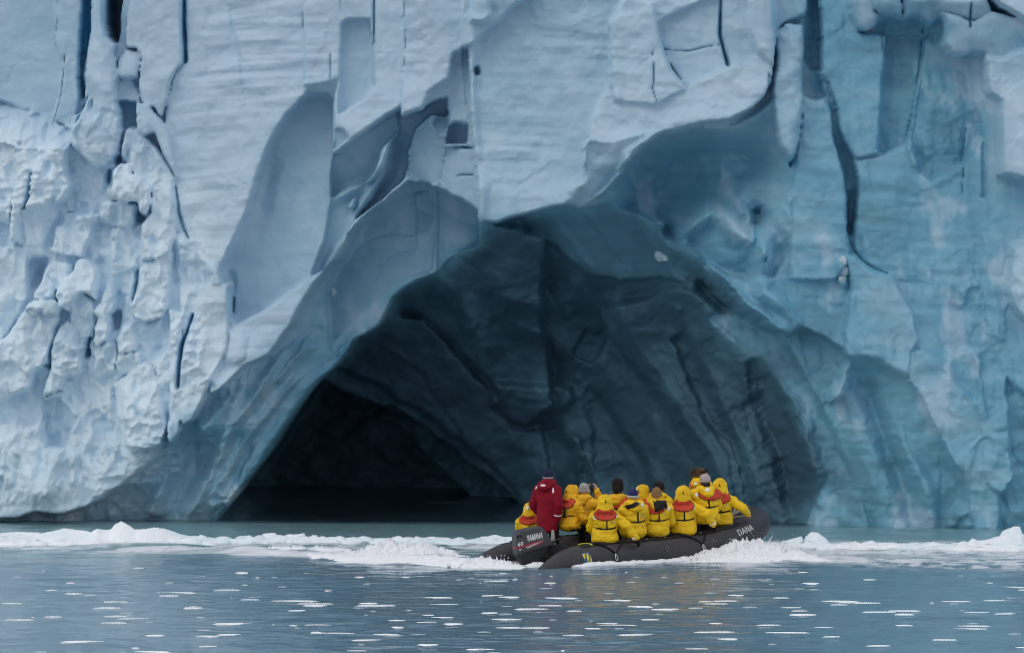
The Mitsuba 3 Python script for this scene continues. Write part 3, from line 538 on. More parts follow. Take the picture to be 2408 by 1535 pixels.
# big pale shield above the undercut
panel(BL([(585, 690), (700, 600), (740, 570), (780, 600), (830, 760), (845, 900), (830, 990), (760, 1040), (680, 1050), (640, 990), (600, 880)]), -0.30, lx=0.05, lz=0.06, soft=0.03, warp=0.06, strata=0.3, rough=0.03)
panel(BL([(780, 580), (870, 500), (880, 700), (850, 900), (830, 760)]), -0.1, lx=0.35, lz=0.0, soft=0.04, warp=0.05)
panel(BL([(860, 300), (935, 330), (920, 480), (900, 690), (930, 720), (920, 930), (870, 1000), (850, 960), (870, 700)]), -0.25, lx=0.3, lz=0.02, soft=0.03, warp=0.05)
panel(BL([(940, 430), (1000, 300), (1040, 180), (1170, 160), (1165, 420), (1150, 520), (1060, 690), (1040, 760), (990, 870), (930, 900), (925, 720), (915, 700)]), -0.15, lx=0.1, lz=0.04, soft=0.03, warp=0.06, rough=0.09, strata=0.8)
crack(BL([(985, 330), (955, 420), (930, 480), (915, 620), (910, 700)]), 0.08, 0.7, taper=0.3, blue=1.0, warp=0.02)
crack(BL([(1185, 250), (1172, 380)]), 0.05, 0.4, blue=0.6, warp=0.02)
panel(BL([(1170, 400), (1240, 390), (1280, 440), (1260, 560), (1200, 580), (1140, 560), (1160, 470)]), 0.05, lx=0.2, lz=0.0, soft=0.05, warp=0.08, bulge=0.2, r=0.3)
panel(BL([(1090, 630), (1130, 575), (1260, 580), (1300, 560), (1230, 610), (1140, 700), (1060, 740)]), 0.1, lz=0.5, soft=0.03, warp=0.05)
panel(BL([(350, 170), (0, 0), (0, 0)]), 0) if False else None
# waist of the undercut at far left
surface(BL([(-40, 1000), (100, 920), (210, 880), (230, 740), (300, 720), (400, 840), (480, 810), (600, 900), (650, 1040), (830, 1000), (860, 1010), (760, 1090), (640, 1190), (480, 1290), (330, 1340), (200, 1330), (100, 1370), (-40, 1360)]),
        [(0, 1020, -0.2), (80, 960, -0.35), (180, 920, 0.15), (170, 1050, 0.1), (260, 980, 0.25), (300, 900, 0.35), (380, 1040, 0.5), (300, 1080, 0.1), (220, 1140, 0.0), (100, 1150, -0.15), (0, 1160, -0.25), (0, 1060, -.15), (330, 1000, -.05), (100, 1050, -.3), (480, 980, 0.55)], soft=0.05, warp=0.15, rough=0.16, blue=0.12, strata=0.4, dm=0.2)
panel(BL([(225, 760), (290, 740), (380, 840), (400, 850), (330, 1000), (240, 1000), (220, 900)]), 0.4, lx=-0.3, lz=-0.25, soft=0.05, warp=0.08, blue=0.15)
ridge(BL([(320, 1000), (290, 1080), (260, 1200), (240, 1300)]), 0.4, 0.35, d=0.1, warp=0.15)
ridge(BL([(480, 900), (420, 1020), (370, 1180), (340, 1300)]), 0.4, 0.25, d=0.1, warp=0.15)
ridge(BL([(130, 1100), (170, 1200), (190, 1310)]), 0.3, 0.3, d=0.0, warp=0.15)
chisel(BL([(-40, 560), (560, 600), (640, 1050), (480, 1280), (300, 1340), (-40, 1350)]), 0.18, cell=(0.5, 1.2), seed=4, soft=0.4)
chisel(LA([(-60, 450), (700, 500), (1000, 1100), (1400, 1100), (1450, 1700), (1300, 2700), (-60, 2700)]), 0.15, cell=(0.42, 1.0), seed=5, soft=0.3)

# the broken left side stands out more strongly
gl = np.clip((-4.6 - 0.25 * GZ - GX) / 1.2, 0, 1)
low = ndimage.gaussian_filter(DEP, 26)
gl = np.where(CAVE, 0.0, 0.4 - 0.2 * gl)
DEP += gl * np.clip(DEP - low, -0.7, 0.7)

# rubble, drips and fluting in the broken part
fl = ndimage.gaussian_filter(np.clip((-5.0 - 0.22 * GZ - GX) / 1.0, 0, 1) * np.clip((9.6 - 0.3 * (GX + 12) - GZ) / 0.8, 0, 1), 8)
DEP += fl * 0.10 * (np.abs(meshkit.fbm(np.stack([GX * 4.5, GX * 0, GZ * 0.9 + WZ], -1), 3, seed=57) - 0.5) * 3 - 0.35)
rb = np.clip((meshkit.fbm(P3 * np.array([1.1, 1, 0.8]), 3, seed=58) - 0.52) * 8, 0, 1) * fl
DEP -= rb * 0.22 * (1 - np.abs(meshkit.fbm(P3 * np.array([3.4, 1, 4.2]), 3, seed=59) - 0.5) * 3)
chisel(LA([(-60, 60), (120, 80), (270, 100), (520, 200), (740, 320), (700, 520), (300, 520), (-60, 440)]), 0.26, cell=(0.26, 0.22), seed=15, soft=0.15, warp=0.3)
# fine upright fluting of the blue wall
DEP += w * 0.05 * (np.abs(meshkit.fbm(np.stack([GX * 3.0 + 0.3 * GZ, GX * 0, GZ * 0.5], -1), 3, seed=60) - 0.5) * 3 - 0.35) * np.where(CAVE, 0.3, 1.0)

# ---- vertical hairline clefts of the upper walls
crack(TM([(300, -20), (298, 130), (305, 450)]), 0.03, 0.28, taper=0.3, blue=0.5, warp=0.02)
crack(TM([(447, 300), (450, 460)]), 0.03, 0.2, blue=0.4, warp=0.02)
crack(TM([(508, -20), (510, 130)]), 0.02, 0.12, warp=0.02)
crack(TM([(692, -20), (690, 250)]), 0.045, 0.5, taper=0.2, blue=0.7, warp=0.02)
crack(TM([(690, 310), (698, 480)]), 0.03, 0.3, blue=0.5, warp=0.02)
crack(TM([(472, 560), (468, 860)]), 0.035, 0.5, taper=0.2, blue=0.6, warp=0.02)
crack(TM([(860, -20), (870, 240), (862, 370)]), 0.04, 0.15, warp=0.03)
crack(TM([(850, 430), (840, 650)]), 0.03, 0.2, blue=0.3, warp=0.02)
crack(TM([(1240, -20), (1238, 80)]), 0.03, 0.2, blue=0.3, warp=0.02)
crack(TL([(1270, 0), (1300, 170), (1340, 330), (1355, 500), (1365, 600)]), 0.03, 0.09, warp=0.04)

# ---- layers, scallops and grain over everything
zz = GZ + 0.25 * (meshkit.fbm(P3 * np.array([.35, 1, .35]), 3, seed=31) - .5) + 0.05 * GX * np.clip((GX + 4) / 6, -1, 1)
lay = meshkit.fbm(np.stack([GX * 0.45, GX * 0, zz * 4.2], -1), 3, seed=33) - 0.5
lay2 = meshkit.fbm(np.stack([GX * 0.6, GX * 0, zz * 11.0], -1), 2, seed=34) - 0.5
calm = np.where(CAVE, 0.45, 1.0)
DEP += w * 0.30 * (meshkit.fbm(np.stack([GX * 1.5 + 0.25 * GZ, GX * 0, GZ * 0.35], -1), 4, seed=38) - 0.5) * calm
patch0 = meshkit.fbm(P3 * np.array([.5, 1, .7]) + 4, 3, seed=37)
DEP += STRATA * (0.080 * lay + 0.009 * lay2) * np.clip(4 * patch0 - 1.2, 0.15, 1.8) * calm
DEP += (0.15 * (meshkit.fbm(P3 * np.array([1.3, 1, 0.9]), 3, seed=35) - 0.5) + 0.010 * (meshkit.fbm(P3 * np.array([3.0, 1, 9.0]), 3, seed=36) - 0.5)) * calm
# creases where the ice has split
def crease(a, b_, seed, amp):
    return -amp * np.clip(1 - np.abs(meshkit.fbm(P3 * np.array([a, 1, b_]) + np.stack([WX, WX * 0, WZ], -1) * 0.5, 3, seed=seed) - 0.5) * 16, 0, 1)


DEP -= (crease(0.9, 0.35, 55, 0.025) + crease(0.5, 0.8, 56, 0.015)) * np.where(CAVE, 0.3, 1.0)
chisel(Q([(430, -40), (2420, -40), (2420, 640), (1700, 620), (1330, 470), (1100, 520), (600, 480), (520, 830), (430, 900)]), 0.035, cell=(1.1, 1.6), seed=12, soft=0.4, warp=0.3)
chisel(Q([(-40, 300), (330, 250), (430, 500), (480, 900), (300, 1100), (-40, 1200)]), 0.20, cell=(0.20, 0.75), seed=13, soft=0.2, warp=0.4, tilt=1.5)
chisel(Q([(-40, 300), (330, 250), (430, 500), (480, 900), (300, 1100), (-40, 1200)]), 0.09, cell=(0.10, 0.25), seed=16, soft=0.2, warp=0.4, tilt=1.5)
chisel(Q([(1700, 500), (2420, 500), (2420, 1240), (1980, 1240), (1800, 750)]), 0.10, cell=(0.6, 1.8), seed=14, soft=0.4, warp=0.5)
# sharp edges lose a little to melting
DEP = 0.75 * ndimage.gaussian_filter(DEP, 0.55) + 0.25 * ndimage.gaussian_filter(DEP, 1.3)

# ---- colour of the ice, with painted shade in cave and undercut: from white and bubbly to dense and blue, in layers
tone = (meshkit.fbm(np.stack([GX * 0.5, GX * 0, zz * 3.0], -1), 4, seed=41) - 0.5) + 0.35 * (meshkit.fbm(np.stack([GX * 0.7, GX * 0, zz * 9.0], -1), 3, seed=44) - 0.5)
patch = meshkit.fbm(P3 * np.array([.8, 1, .45]) + 9, 4, seed=42) - 0.5
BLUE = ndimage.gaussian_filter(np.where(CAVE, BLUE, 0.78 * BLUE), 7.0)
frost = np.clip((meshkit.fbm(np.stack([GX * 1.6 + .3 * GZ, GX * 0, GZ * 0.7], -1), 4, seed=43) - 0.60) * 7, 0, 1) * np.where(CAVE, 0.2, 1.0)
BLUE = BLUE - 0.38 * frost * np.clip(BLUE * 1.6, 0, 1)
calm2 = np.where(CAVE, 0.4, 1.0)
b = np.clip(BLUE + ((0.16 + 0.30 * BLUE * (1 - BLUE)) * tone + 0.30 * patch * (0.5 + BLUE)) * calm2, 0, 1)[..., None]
WHITE, MIDDLE, DENSE_SHADE = np.array([0.455, 0.59, 0.705]), np.array([0.163, 0.383, 0.515]), np.array([0.043, 0.100, 0.148])  # the last also darkens the cave: shade put into the ice colour
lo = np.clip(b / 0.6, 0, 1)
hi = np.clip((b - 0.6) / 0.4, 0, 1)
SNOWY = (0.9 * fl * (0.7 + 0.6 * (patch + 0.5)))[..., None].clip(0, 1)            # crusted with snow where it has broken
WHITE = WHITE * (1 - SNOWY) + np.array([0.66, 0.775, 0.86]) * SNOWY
ICE = (WHITE * (1 - lo) + MIDDLE * lo) * (1 - hi) + DENSE_SHADE * hi
CLEFT = ndimage.gaussian_filter(CLEFT, 1.5)[..., None]
ICE = ICE * (1 - CLEFT) + np.array([0.07, 0.38, 0.58]) * CLEFT

scene['ice'] = {'type': 'bumpmap', 'scale': 1.0,
                'nested': mikit.proc(lambda p, n, uv: 0.003 * fbm(p.x * 9, p.y * 9, p.z * 20, 3), eps=0.01),
                'bsdf': principled({'type': 'mesh_attribute', 'name': 'vertex_color'}, 0.55, 0.28)}
scene['ice'] = two(scene['ice'])


def relief_normals(V):
    def facen(a, b, c):
        n = np.cross(b - a, c - a)
        return n / np.maximum(np.linalg.norm(n, axis=-1, keepdims=True), 1e-12)
    A, B, C, D = V[:-1, :-1], V[:-1, 1:], V[1:, 1:], V[1:, :-1]
    n1, n2 = facen(A, B, C), facen(A, C, D)
    N = np.zeros_like(V)
    N[:-1, :-1] += n1 + n2
    N[:-1, 1:] += n1
    N[1:, 1:] += n1 + n2
    N[1:, :-1] += n2
    return N / np.maximum(np.linalg.norm(N, axis=-1, keepdims=True), 1e-12)


def cliff():
    # beyond the frame the wall goes on: sideways, up to its broken rim and back over the top
    ex = np.concatenate([np.linspace(-48, gx[0] - 0.3, 60), gx, np.linspace(gx[-1] + 0.3, 48, 60)])
    top = np.linspace(gz[-1] + 0.2, 15.0, 16)
    ez = np.concatenate([gz, top])
    ny, nx = len(ez), len(ex)
    i = np.clip(np.searchsorted(gx, ex), 0, len(gx) - 1)
    j = np.clip(np.searchsorted(gz, ez), 0, len(gz) - 1)
    dep, col, cave = DEP[np.ix_(j, i)], ICE[np.ix_(j, i)], CAVE[np.ix_(j, i)]
    X, Z = np.meshgrid(ex, ez)
    out = np.clip(np.maximum(np.abs(X) - 13.4, 0) / 4, 0, 1)
    up = np.clip((Z - gz[-1]) / 2.4, 0, 1)
    p = np.stack([X, X * 0, Z], -1)
    wild = 2.2 * (meshkit.fbm(p * np.array([.16, 1, .3]), 4, seed=51) - .5) + 0.5 * (meshkit.fbm(p * np.array([1.2, 1, .5]), 3, seed=52) - .5)
    dep = np.clip(dep, -2, 30) * (1 - out) + wild * out + 0.35 * np.maximum(np.abs(X) - 13.4, 0) * out * 0.5
    dep = dep + up ** 2 * (3.0 + 2 * (meshkit.fbm(p * np.array([.5, 1, .5]), 3, seed=53)))
    Y = 131.0 - 0.13 * (np.clip(X, -14, 14) + 12) + dep
    # the plateau behind the rim
    back = [np.stack([X[-1], Y[-1] + 4, Z[-1] + 0.6], -1), np.stack([X[-1] * 1.1, Y[-1] * 0 + 175, Z[-1] + 1.5], -1), np.stack([X[-1] * 1.1, Y[-1] * 0 + 175.5, Z[-1] * 0 - 0.6], -1)]
    Y[:, 0] = Y[:, -1] = 175.0
    V = np.stack([X, Y, Z], -1)
    V = np.concatenate([V, np.array(back)], 0)
    col = np.concatenate([col, np.repeat(col[-1:], 3, 0)], 0)
    cave = np.concatenate([cave, np.zeros((3, nx), bool)], 0)
    N = relief_normals(V)
    idx = np.arange(V.shape[0] * nx).reshape(-1, nx)
    f1 = np.stack([idx[:-1, :-1], idx[:-1, 1:], idx[1:, 1:]], -1).reshape(-1, 3)
    f2 = np.stack([idx[:-1, :-1], idx[1:, 1:], idx[1:, :-1]], -1).reshape(-1, 3)
    fc = cave[:-1, :-1].ravel() | cave[1:, 1:].ravel()
    V, N, col = V.reshape(-1, 3), N.reshape(-1, 3), col.reshape(-1, 3)
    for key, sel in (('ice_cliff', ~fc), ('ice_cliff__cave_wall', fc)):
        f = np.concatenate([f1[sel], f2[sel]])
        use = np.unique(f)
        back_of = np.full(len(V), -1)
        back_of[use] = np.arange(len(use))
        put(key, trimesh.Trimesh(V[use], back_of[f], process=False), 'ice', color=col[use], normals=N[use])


cliff()


def lumps():
    """Knobs of frozen drip and bubbly ice stuck on the wall."""
    for n, (qx, qy, r, d) in enumerate([(1553, 600, .12, 1.7), (1566, 606, .08, 1.7), (1984, 612, .10, 0.1), (1986, 634, .11, 0.1), (1982, 655, .09, 0.1), (780, 688, .10, 2.2), (262, 455, .13, -.6), (105, 700, .2, -.4), (125, 722, .17, -.4), (85, 728, .16, -.4)]):
        x, z = q2w([(qx, qy)], d)[0]
        j, i = int(np.clip((z - gz[0]) / STEP, 0, len(gz) - 1)), int(np.clip((x - gx[0]) / STEP, 0, len(gx) - 1))
        y = 131.0 - 0.13 * (x + 12) + DEP[j, i]
        m = trimesh.creation.icosphere(3, 1.0)
        v = m.vertices * (0.75 + 0.6 * meshkit.fbm(m.vertices * 1.6 + 9 * n, 4, seed=n))[:, None] * [r, r, r * 1.1] + [x, y, z]
        put('ice_cliff__ice_lump', trimesh.Trimesh(v, m.faces, process=False), 'lump_ice', smooth=40)


scene['lump_ice'] = two(principled((0.44, 0.58, 0.66), 0.4, 0.4))
lumps()
tag('ice_cliff', 'tall cracked wall of white and blue glacier ice with a cave at its foot', 'ice cliff', kind='structure')
tag('ice_cliff__cave_wall', 'dark teal hollow of the cave under the ice arch')

# ------------------------------------------------------------------ the sea
WAKE = [(-14.0, 121.4), (-8.5, 121.3), (-5.4, 119.5), (-2.0, 117.5), (0.4, 116.9), (3.2, 118.2), (5.4, 117.2), (7.0, 115.7), (14.0, 115.0)]   # the near rim of the churned water


def rim(x):
    return np.interp(x, [a for a, b in WAKE], [b for a, b in WAKE])


def sea_height(X, Y):
    p = np.stack([X, Y, X * 0], -1)
    gust = np.clip(0.4 + 1.6 * meshkit.fbm(p * np.array([.12, .3, 1]) + 5, 2, seed=60), 0.5, 1.5)
    lee = 1 - 0.3 * np.exp(-((X - 2.8) / 3.4) ** 2 - ((Y - 114.0) / 3.5) ** 2)      # calmer in the shelter of the boat
    gust = gust * lee
    h = 0.07 * lee * (meshkit.fbm(p * np.array([.22, .5, 1]), 2, seed=61) - .5) + 0.042 * gust * (meshkit.fbm(p * np.array([.6, 1.7, 1]), 2, seed=62) - .5)
    fade = np.clip((Y - 94) / 2, 0, 1) * np.clip((134 - Y) / 2, 0, 1) * np.clip((13 - np.abs(X)) / 1, 0, 1)
    h = h + fade * 0.020 * gust * (meshkit.fbm(p * np.array([1.7, 4.6, 1]), 2, seed=65) - .5)
    # the churned water of the wake: short steep waves, and the stern wave's slanting ridges
    d = Y - rim(X)
    inside = np.clip(d / 1.2 + 0.3, 0, 1) * np.clip((125 - Y) / 1.5, 0, 1)
    h = h + inside * 0.10 * (meshkit.fbm(p * np.array([1.2, 2.4, 1]), 4, seed=63) - .5)
    left = np.clip((0.2 - X) / 1.5, 0, 1) * np.clip((X + 10) / 5, 0.12, 1)
    crest = np.exp(-((d - 1.0) / 0.55) ** 2) + 0.7 * np.exp(-((d - 2.6 - 0.1 * X) / 0.5) ** 2)
    return h + left * 0.15 * crest * (0.4 + meshkit.noise(p * np.array([.7, .7, 1]), 64))


def water():
    xs = np.concatenate([np.linspace(-60, -13.2, 40), np.arange(-13, 13, 0.085), np.linspace(13.2, 60, 40)])
    ys = np.concatenate([np.linspace(-400, 58, 40), np.linspace(60, 93.8, 60), np.arange(94.0, 134, 0.05), np.linspace(134.3, 170, 60)])
    X, Y = np.meshgrid(xs, ys)
    h = sea_height(X, Y)
    V = np.stack([X, Y, h], -1)
    N = relief_normals(V)
    nx = len(xs)
    idx = np.arange(V.shape[0] * nx).reshape(-1, nx)
    f = np.concatenate([np.stack([idx[:-1, :-1], idx[:-1, 1:], idx[1:, 1:]], -1).reshape(-1, 3), np.stack([idx[:-1, :-1], idx[1:, 1:], idx[1:, :-1]], -1).reshape(-1, 3)])
    put('sea_water', trimesh.Trimesh(V.reshape(-1, 3), f, process=False), 'water', normals=N.reshape(-1, 3))
    tag('sea_water', 'rippled grey-blue sea in front of the ice cliff', 'water', kind='structure')


def ripples(p, n, uv):
    return 0.010 * fbm(p.x * 3.5, p.y * 8, 3.0, 3)


def foam(p, n, uv):
    """How much of the sea's surface is white: froth streaks left, painted sky glitter right, inside the churned water only."""
    near = mi.Float(WAKE[0][1])
    for (a, b), (c, e) in zip(WAKE[:-1], WAKE[1:]):
        near = dr.select(p.x > a, b + (e - b) * (p.x - a) / (c - a), near)
    d = p.y - near + 1.1 * (fbm(p.x * 0.8, p.y * 1.1, 5.0, 2) - 0.5)
    right = smoothstep(4.5, 6.0, p.x)
    zone = smoothstep(-0.1, 0.35 + 2.6 * right, d) * smoothstep(125.3, 123.8, p.y)
    streak = fbm(p.x * 0.9 + p.y * 0.5, p.y * 3.0 - p.x * 1.1, 2.0, 4)
    speck = fbm(p.x * 5.0, p.y * 3.6, 8.0, 3)
    left = smoothstep(0.34, 0.66, 0.7 * streak + 0.3 * speck + 0.26 * smoothstep(2.6, 0.3, d) * smoothstep(-9.5, -7.0, p.x) - 0.05 + 0.02)
    fine = smoothstep(0.34, 0.66, 0.75 * speck + 0.25 * streak + 0.1 * zone)  # right side: sky glints on the ripples, painted as white specks
    gaps = smoothstep(0.30, 0.52, fbm(p.x * 0.45, p.y * 1.5, 11.0, 3))
    return dr.clip(zone * mi.Float(dr.lerp(left, fine, right)) * (0.45 + 0.55 * gaps), 0, 1) * 0.92


def stirred(p, n, uv):
    """Clear deep water, painted dark with shade in the cave, paler where the wake has stirred milky melt and bubbles up along the ice front."""
    e = 1.2 * (fbm(p.x * 0.6, p.y * 0.8, 4.0, 3) - 0.5)
    k = smoothstep(118.0, 122.5, p.y + 2 * e) * smoothstep(131.2, 129.9, p.y + 0.1 * p.x + 0.4 * e)
    cave_shade = smoothstep(129.6, 131.4, p.y + 0.1 * p.x + 0.8 * e)         # shade of the cave, painted into the water colour
    return mix(mix((0.088, 0.150, 0.200), (0.13, 0.225, 0.245), k * (0.6 + 0.6 * fbm(p.x * 2.5, p.y * 2.0, 1.0, 3))), (0.010, 0.022, 0.028), cave_shade)


scene['froth'] = two({'type': 'diffuse', 'reflectance': {'type': 'rgb', 'value': [0.72, 0.745, 0.79]}})  # white of the foam and of the painted sky glitter
scene['still_water'] = two({'type': 'bumpmap', 'scale': 1.0, 'nested': mikit.proc(ripples, eps=0.02),
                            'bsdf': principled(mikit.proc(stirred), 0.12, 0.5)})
scene['water'] = {'type': 'blendbsdf', 'weight': mikit.proc(foam), 'bsdf_0': {'type': 'ref', 'id': 'still_water'}, 'bsdf_1': {'type': 'ref', 'id': 'froth'}}
water()

# ------------------------------------------------------------------ floating ice
scene['floe_ice'] = two({'type': 'bumpmap', 'scale': 1.0, 'nested': mikit.proc(lambda p, n, uv: 0.03 * fbm(p.x * 6, p.y * 6, p.z * 6, 3), eps=0.02),
                         'bsdf': principled(mikit.proc(lambda p, n, uv: mix((0.70, 0.80, 0.86), (0.84, 0.87, 0.895), smoothstep(0.25, 0.6, fbm(p.x * 1.3, p.y * 1.3, p.z * 3.0, 3)))), 0.5, 0.3)})
scene['sliver_ice'] = two(principled((0.84, 0.87, 0.90), 0.4, 0.4))
scene['clear_ice'] = two(principled((0.42, 0.50, 0.55), 0.3, 0.5))
FA = lambda x, y: (x * .2441, 1193.4 + y * .2441)
FB = lambda x, y: (470.3 + x * .31738, 1222.8 + y * .31738)
FC = lambda x, y: (1646 + x * .3164, 1175.8 + y * .3164)


def grid_solid(X, Y, Ztop, bottom):
    """A closed lump from a height field."""
    ny, nx = X.shape
    top = np.stack([X, Y, Ztop], -1).reshape(-1, 3)
    bot = np.stack([X, Y, np.full_like(X, bottom)], -1).reshape(-1, 3)
    idx = np.arange(nx * ny).reshape(ny, nx)
    f = np.concatenate([np.stack([idx[:-1, :-1], idx[:-1, 1:], idx[1:, 1:]], -1).reshape(-1, 3), np.stack([idx[:-1, :-1], idx[1:, 1:], idx[1:, :-1]], -1).reshape(-1, 3)])
    ring = np.concatenate([idx[0, :], idx[1:, -1], idx[-1, -2::-1], idx[-2:0, 0]])
    nxt = np.roll(ring, -1)
    n = nx * ny
    side = np.concatenate([np.stack([ring, ring + n, nxt + n], -1), np.stack([ring, nxt + n, nxt], -1)])
    base = np.array([[idx[0, 0] + n, idx[-1, -1] + n, idx[0, -1] + n], [idx[0, 0] + n, idx[-1, 0] + n, idx[-1, -1] + n]])
    return trimesh.Trimesh(np.concatenate([top, bot]), np.concatenate([f, side, base]), process=False)


def floe(at, prof, base_y, depth, label, group=None, seed=1, craggy=0.5):
    """A lump of floating ice whose skyline follows the photograph's, 'depth' metres thick from front to back."""
    pts = np.array([at(*p) for p in prof])
    front = on_water(0, at(0, base_y)[1])[1]
    mid = front + depth * 0.5
    w = np.array([at_depth(a, b, mid) for a, b in pts])
    n = int(np.clip((w[-1, 0] - w[0, 0]) / 0.035, 16, 130))
    x = np.linspace(w[0, 0] - 0.04, w[-1, 0] + 0.04, n)
    sky = np.interp(x, w[:, 0], w[:, 1])
    sky[0] = sky[-1] = -0.1
    m = int(np.clip(depth / 0.05, 10, 34))
    v = np.linspace(0, 1, m)
    X, V = np.meshgrid(x, v)
    p = np.stack([X * 1.4, V * depth * 1.4, X * 0 + seed * 3.1], -1)
    top = 0.5 + 0.24 * (meshkit.fbm(p[:1] * 0.8, 3, seed=seed) - 0.5) * 2
    u = np.where(V < top, V / top, (1 - V) / (1 - top))
    g = np.clip(u, 0, 1) ** (0.55 + 0.35 * meshkit.noise(p * 0.7, seed + 5))
    Z = -0.12 + (sky[None] + 0.12) * g
    z2 = craggy * (np.abs(meshkit.fbm(p * 2.0, 4, seed=seed + 9) - 0.5)) * np.clip(sky[None], 0, 0.5) * 1.6 * np.clip(4 * u * (1.2 - u), 0, 1)
    Z = Z - z2
    bend = 0.3 * depth * (meshkit.fbm(np.stack([X, X * 0, X * 0 + seed], -1) * 1.1, 3, seed=seed + 2) - 0.5)
    Y = front + V * depth + bend
    k = put(new_thing('ice_floe'), grid_solid(X, Y, Z, -0.25), 'floe_ice', smooth=38)
    tag(k, label, 'ice floe', group)
    return k


floe(FA, [(-70, 270), (0, 240), (150, 228), (370, 232), (420, 262), (480, 310)], 312, 1.6, 'low flat white ice floe cut by the left edge of the photo', seed=2, craggy=0.3)
floe(FA, [(360, 345), (385, 240), (490, 225), (620, 195), (720, 205), (800, 212), (880, 225), (915, 198), (950, 190), (990, 205), (1060, 205), (1110, 145), (1165, 122), (1240, 155), (1300, 195), (1380, 190), (1480, 180), (1580, 200), (1700, 245), (1850, 290), (1980, 365)], 368, 2.0,
     'large white ice floe with a pointed hump, the biggest on the left', seed=3, craggy=0.25)
floe(FB, [(30, 158), (90, 140), (150, 135), (215, 140), (240, 160)], 163, 0.7, 'tiny rough lump of ice at the left end of the ice row before the cave', seed=4, craggy=0.9)
floe(FB, [(215, 160), (240, 140), (280, 118), (338, 103), (345, 118), (360, 108), (430, 122), (470, 160)], 165, 0.9, 'white ice chunk with a notched top in the row before the cave', seed=5, craggy=0.8)
floe(FB, [(430, 160), (455, 97), (500, 90), (550, 85), (575, 105), (612, 118), (630, 158)], 164, 0.9, 'tallest blocky ice chunk in the row before the cave', seed=6, craggy=0.6)
floe(FB, [(600, 155), (620, 112), (660, 97), (770, 92), (778, 122), (800, 155)], 160, 0.9, 'flat-topped ice slab in the middle of the row before the cave', seed=7, craggy=0.5)
floe(FB, [(760, 158), (800, 130), (828, 96), (868, 99), (880, 125), (912, 158)], 163, 0.7, 'small upright ice block right of the flat-topped slab', seed=8, craggy=0.6)
floe(FB, [(890, 160), (925, 125), (965, 113), (1010, 118), (1060, 138), (1110, 162)], 166, 0.8, 'rounded ice lump sloping down to the right in the row before the cave', seed=9, craggy=0.4)
floe(FB, [(1130, 165), (1190, 145), (1240, 121), (1270, 128), (1310, 165)], 168, 0.7, 'small peaked ice lump right of the middle of the row before the cave', seed=10, craggy=0.7)
floe(FB, [(1290, 165), (1350, 140), (1420, 132), (1500, 145), (1550, 165)], 169, 0.7, 'low rounded ice lump near the right end of the row before the cave', seed=11, craggy=0.5)
floe(FB, [(1525, 168), (1575, 142), (1612, 132), (1632, 150), (1680, 170)], 171, 0.6, 'last small pointed ice lump at the right end of the row before the cave', seed=12, craggy=0.8)
floe(FB, [(1870, 172), (1925, 158), (1968, 138), (1990, 140), (2040, 150), (2080, 115), (2190, 103), (2260, 120), (2340, 117), (2440, 172)], 178, 1.0, 'knobbly white ice floe behind the outboard motor', seed=13, craggy=0.6)
floe(FC, [(540, 350), (580, 322), (640, 295), (740, 264), (764, 263), (772, 300), (790, 350)], 356, 0.9, 'wedge-shaped ice chunk just right of the bow spray', seed=14, craggy=0.4)
floe(FC, [(762, 350), (772, 310), (790, 268), (840, 230), (880, 231), (940, 275), (978, 325), (1000, 352)], 357, 1.1, 'tall domed ice chunk right of the bow', seed=15, craggy=0.35)
floe(FC, [(965, 355), (1000, 325), (1060, 310), (1130, 304), (1185, 312), (1220, 355)], 358, 0.8, 'low bumpy ice lump right of the tall domed chunk', seed=16, craggy=0.7)
floe(FC, [(1180, 355), (1215, 312), (1280, 292), (1325, 318), (1350, 355)], 359, 0.8, 'small rounded ice chunk halfway between the bow and the right edge', seed=17, craggy=0.6)
floe(FC, [(1330, 358), (1370, 335), (1430, 328), (1480, 321), (1535, 342), (1570, 360)], 362, 0.8, 'thin low ice lump left of the flat grey floe', seed=18, craggy=0.7)
floe(FC, [(1540, 362), (1580, 345), (1680, 322), (1830, 317), (1880, 335), (1920, 362)], 366, 1.2, 'flat greyish ice floe beside the large right-hand floe', seed=19, craggy=0.3)
floe(FC, [(1880, 365), (1895, 325), (1930, 305), (1980, 295), (1987, 315), (2028, 275), (2060, 290), (2140, 280), (2228, 256), (2240, 216), (2290, 195), (2390, 188), (2396, 240), (2440, 262), (2560, 300), (2600, 370)], 372, 1.7,
     'large white ice floe with a square tower at the right edge', seed=20, craggy=0.35)


def brash():
    """The mush of small bits between the floes."""
    rng = np.random.default_rng(5)
    parts = []
    spans = [(FB, -80, 1800, 160, 174), (FB, 1850, 2450, 172, 182), (FC, 540, 1900, 350, 366), (FC, 1880, 2560, 366, 376), (FA, -60, 2000, 300, 372)]
    for at, x0, x1, y0, y1 in spans:
        n = int((x1 - x0) * 0.16)
        for k in range(n):
            a = rng.uniform(x0, x1)
            b = rng.uniform(y0, y1)
            x, y = on_water(*at(a, b))
            s = rng.uniform(0.05, 0.17)
            m = trimesh.creation.icosphere(1, 1.0)
            v = m.vertices * (1 + 0.35 * (meshkit.noise(m.vertices * 1.4 + k, 7)[:, None] - .5) * 2)
            v = v * np.array([s * rng.uniform(1, 2.2), s * rng.uniform(1.0, 2.0), s * rng.uniform(.4, .9)]) + [x, y, 0.0]
            parts.append(trimesh.Trimesh(v, m.faces, process=False))
    put('brash_ice', trimesh.util.concatenate(parts), 'floe_ice', smooth=50)
    tag('brash_ice', 'mush of small broken ice bits between the floes', 'brash ice', kind='stuff')


brash()


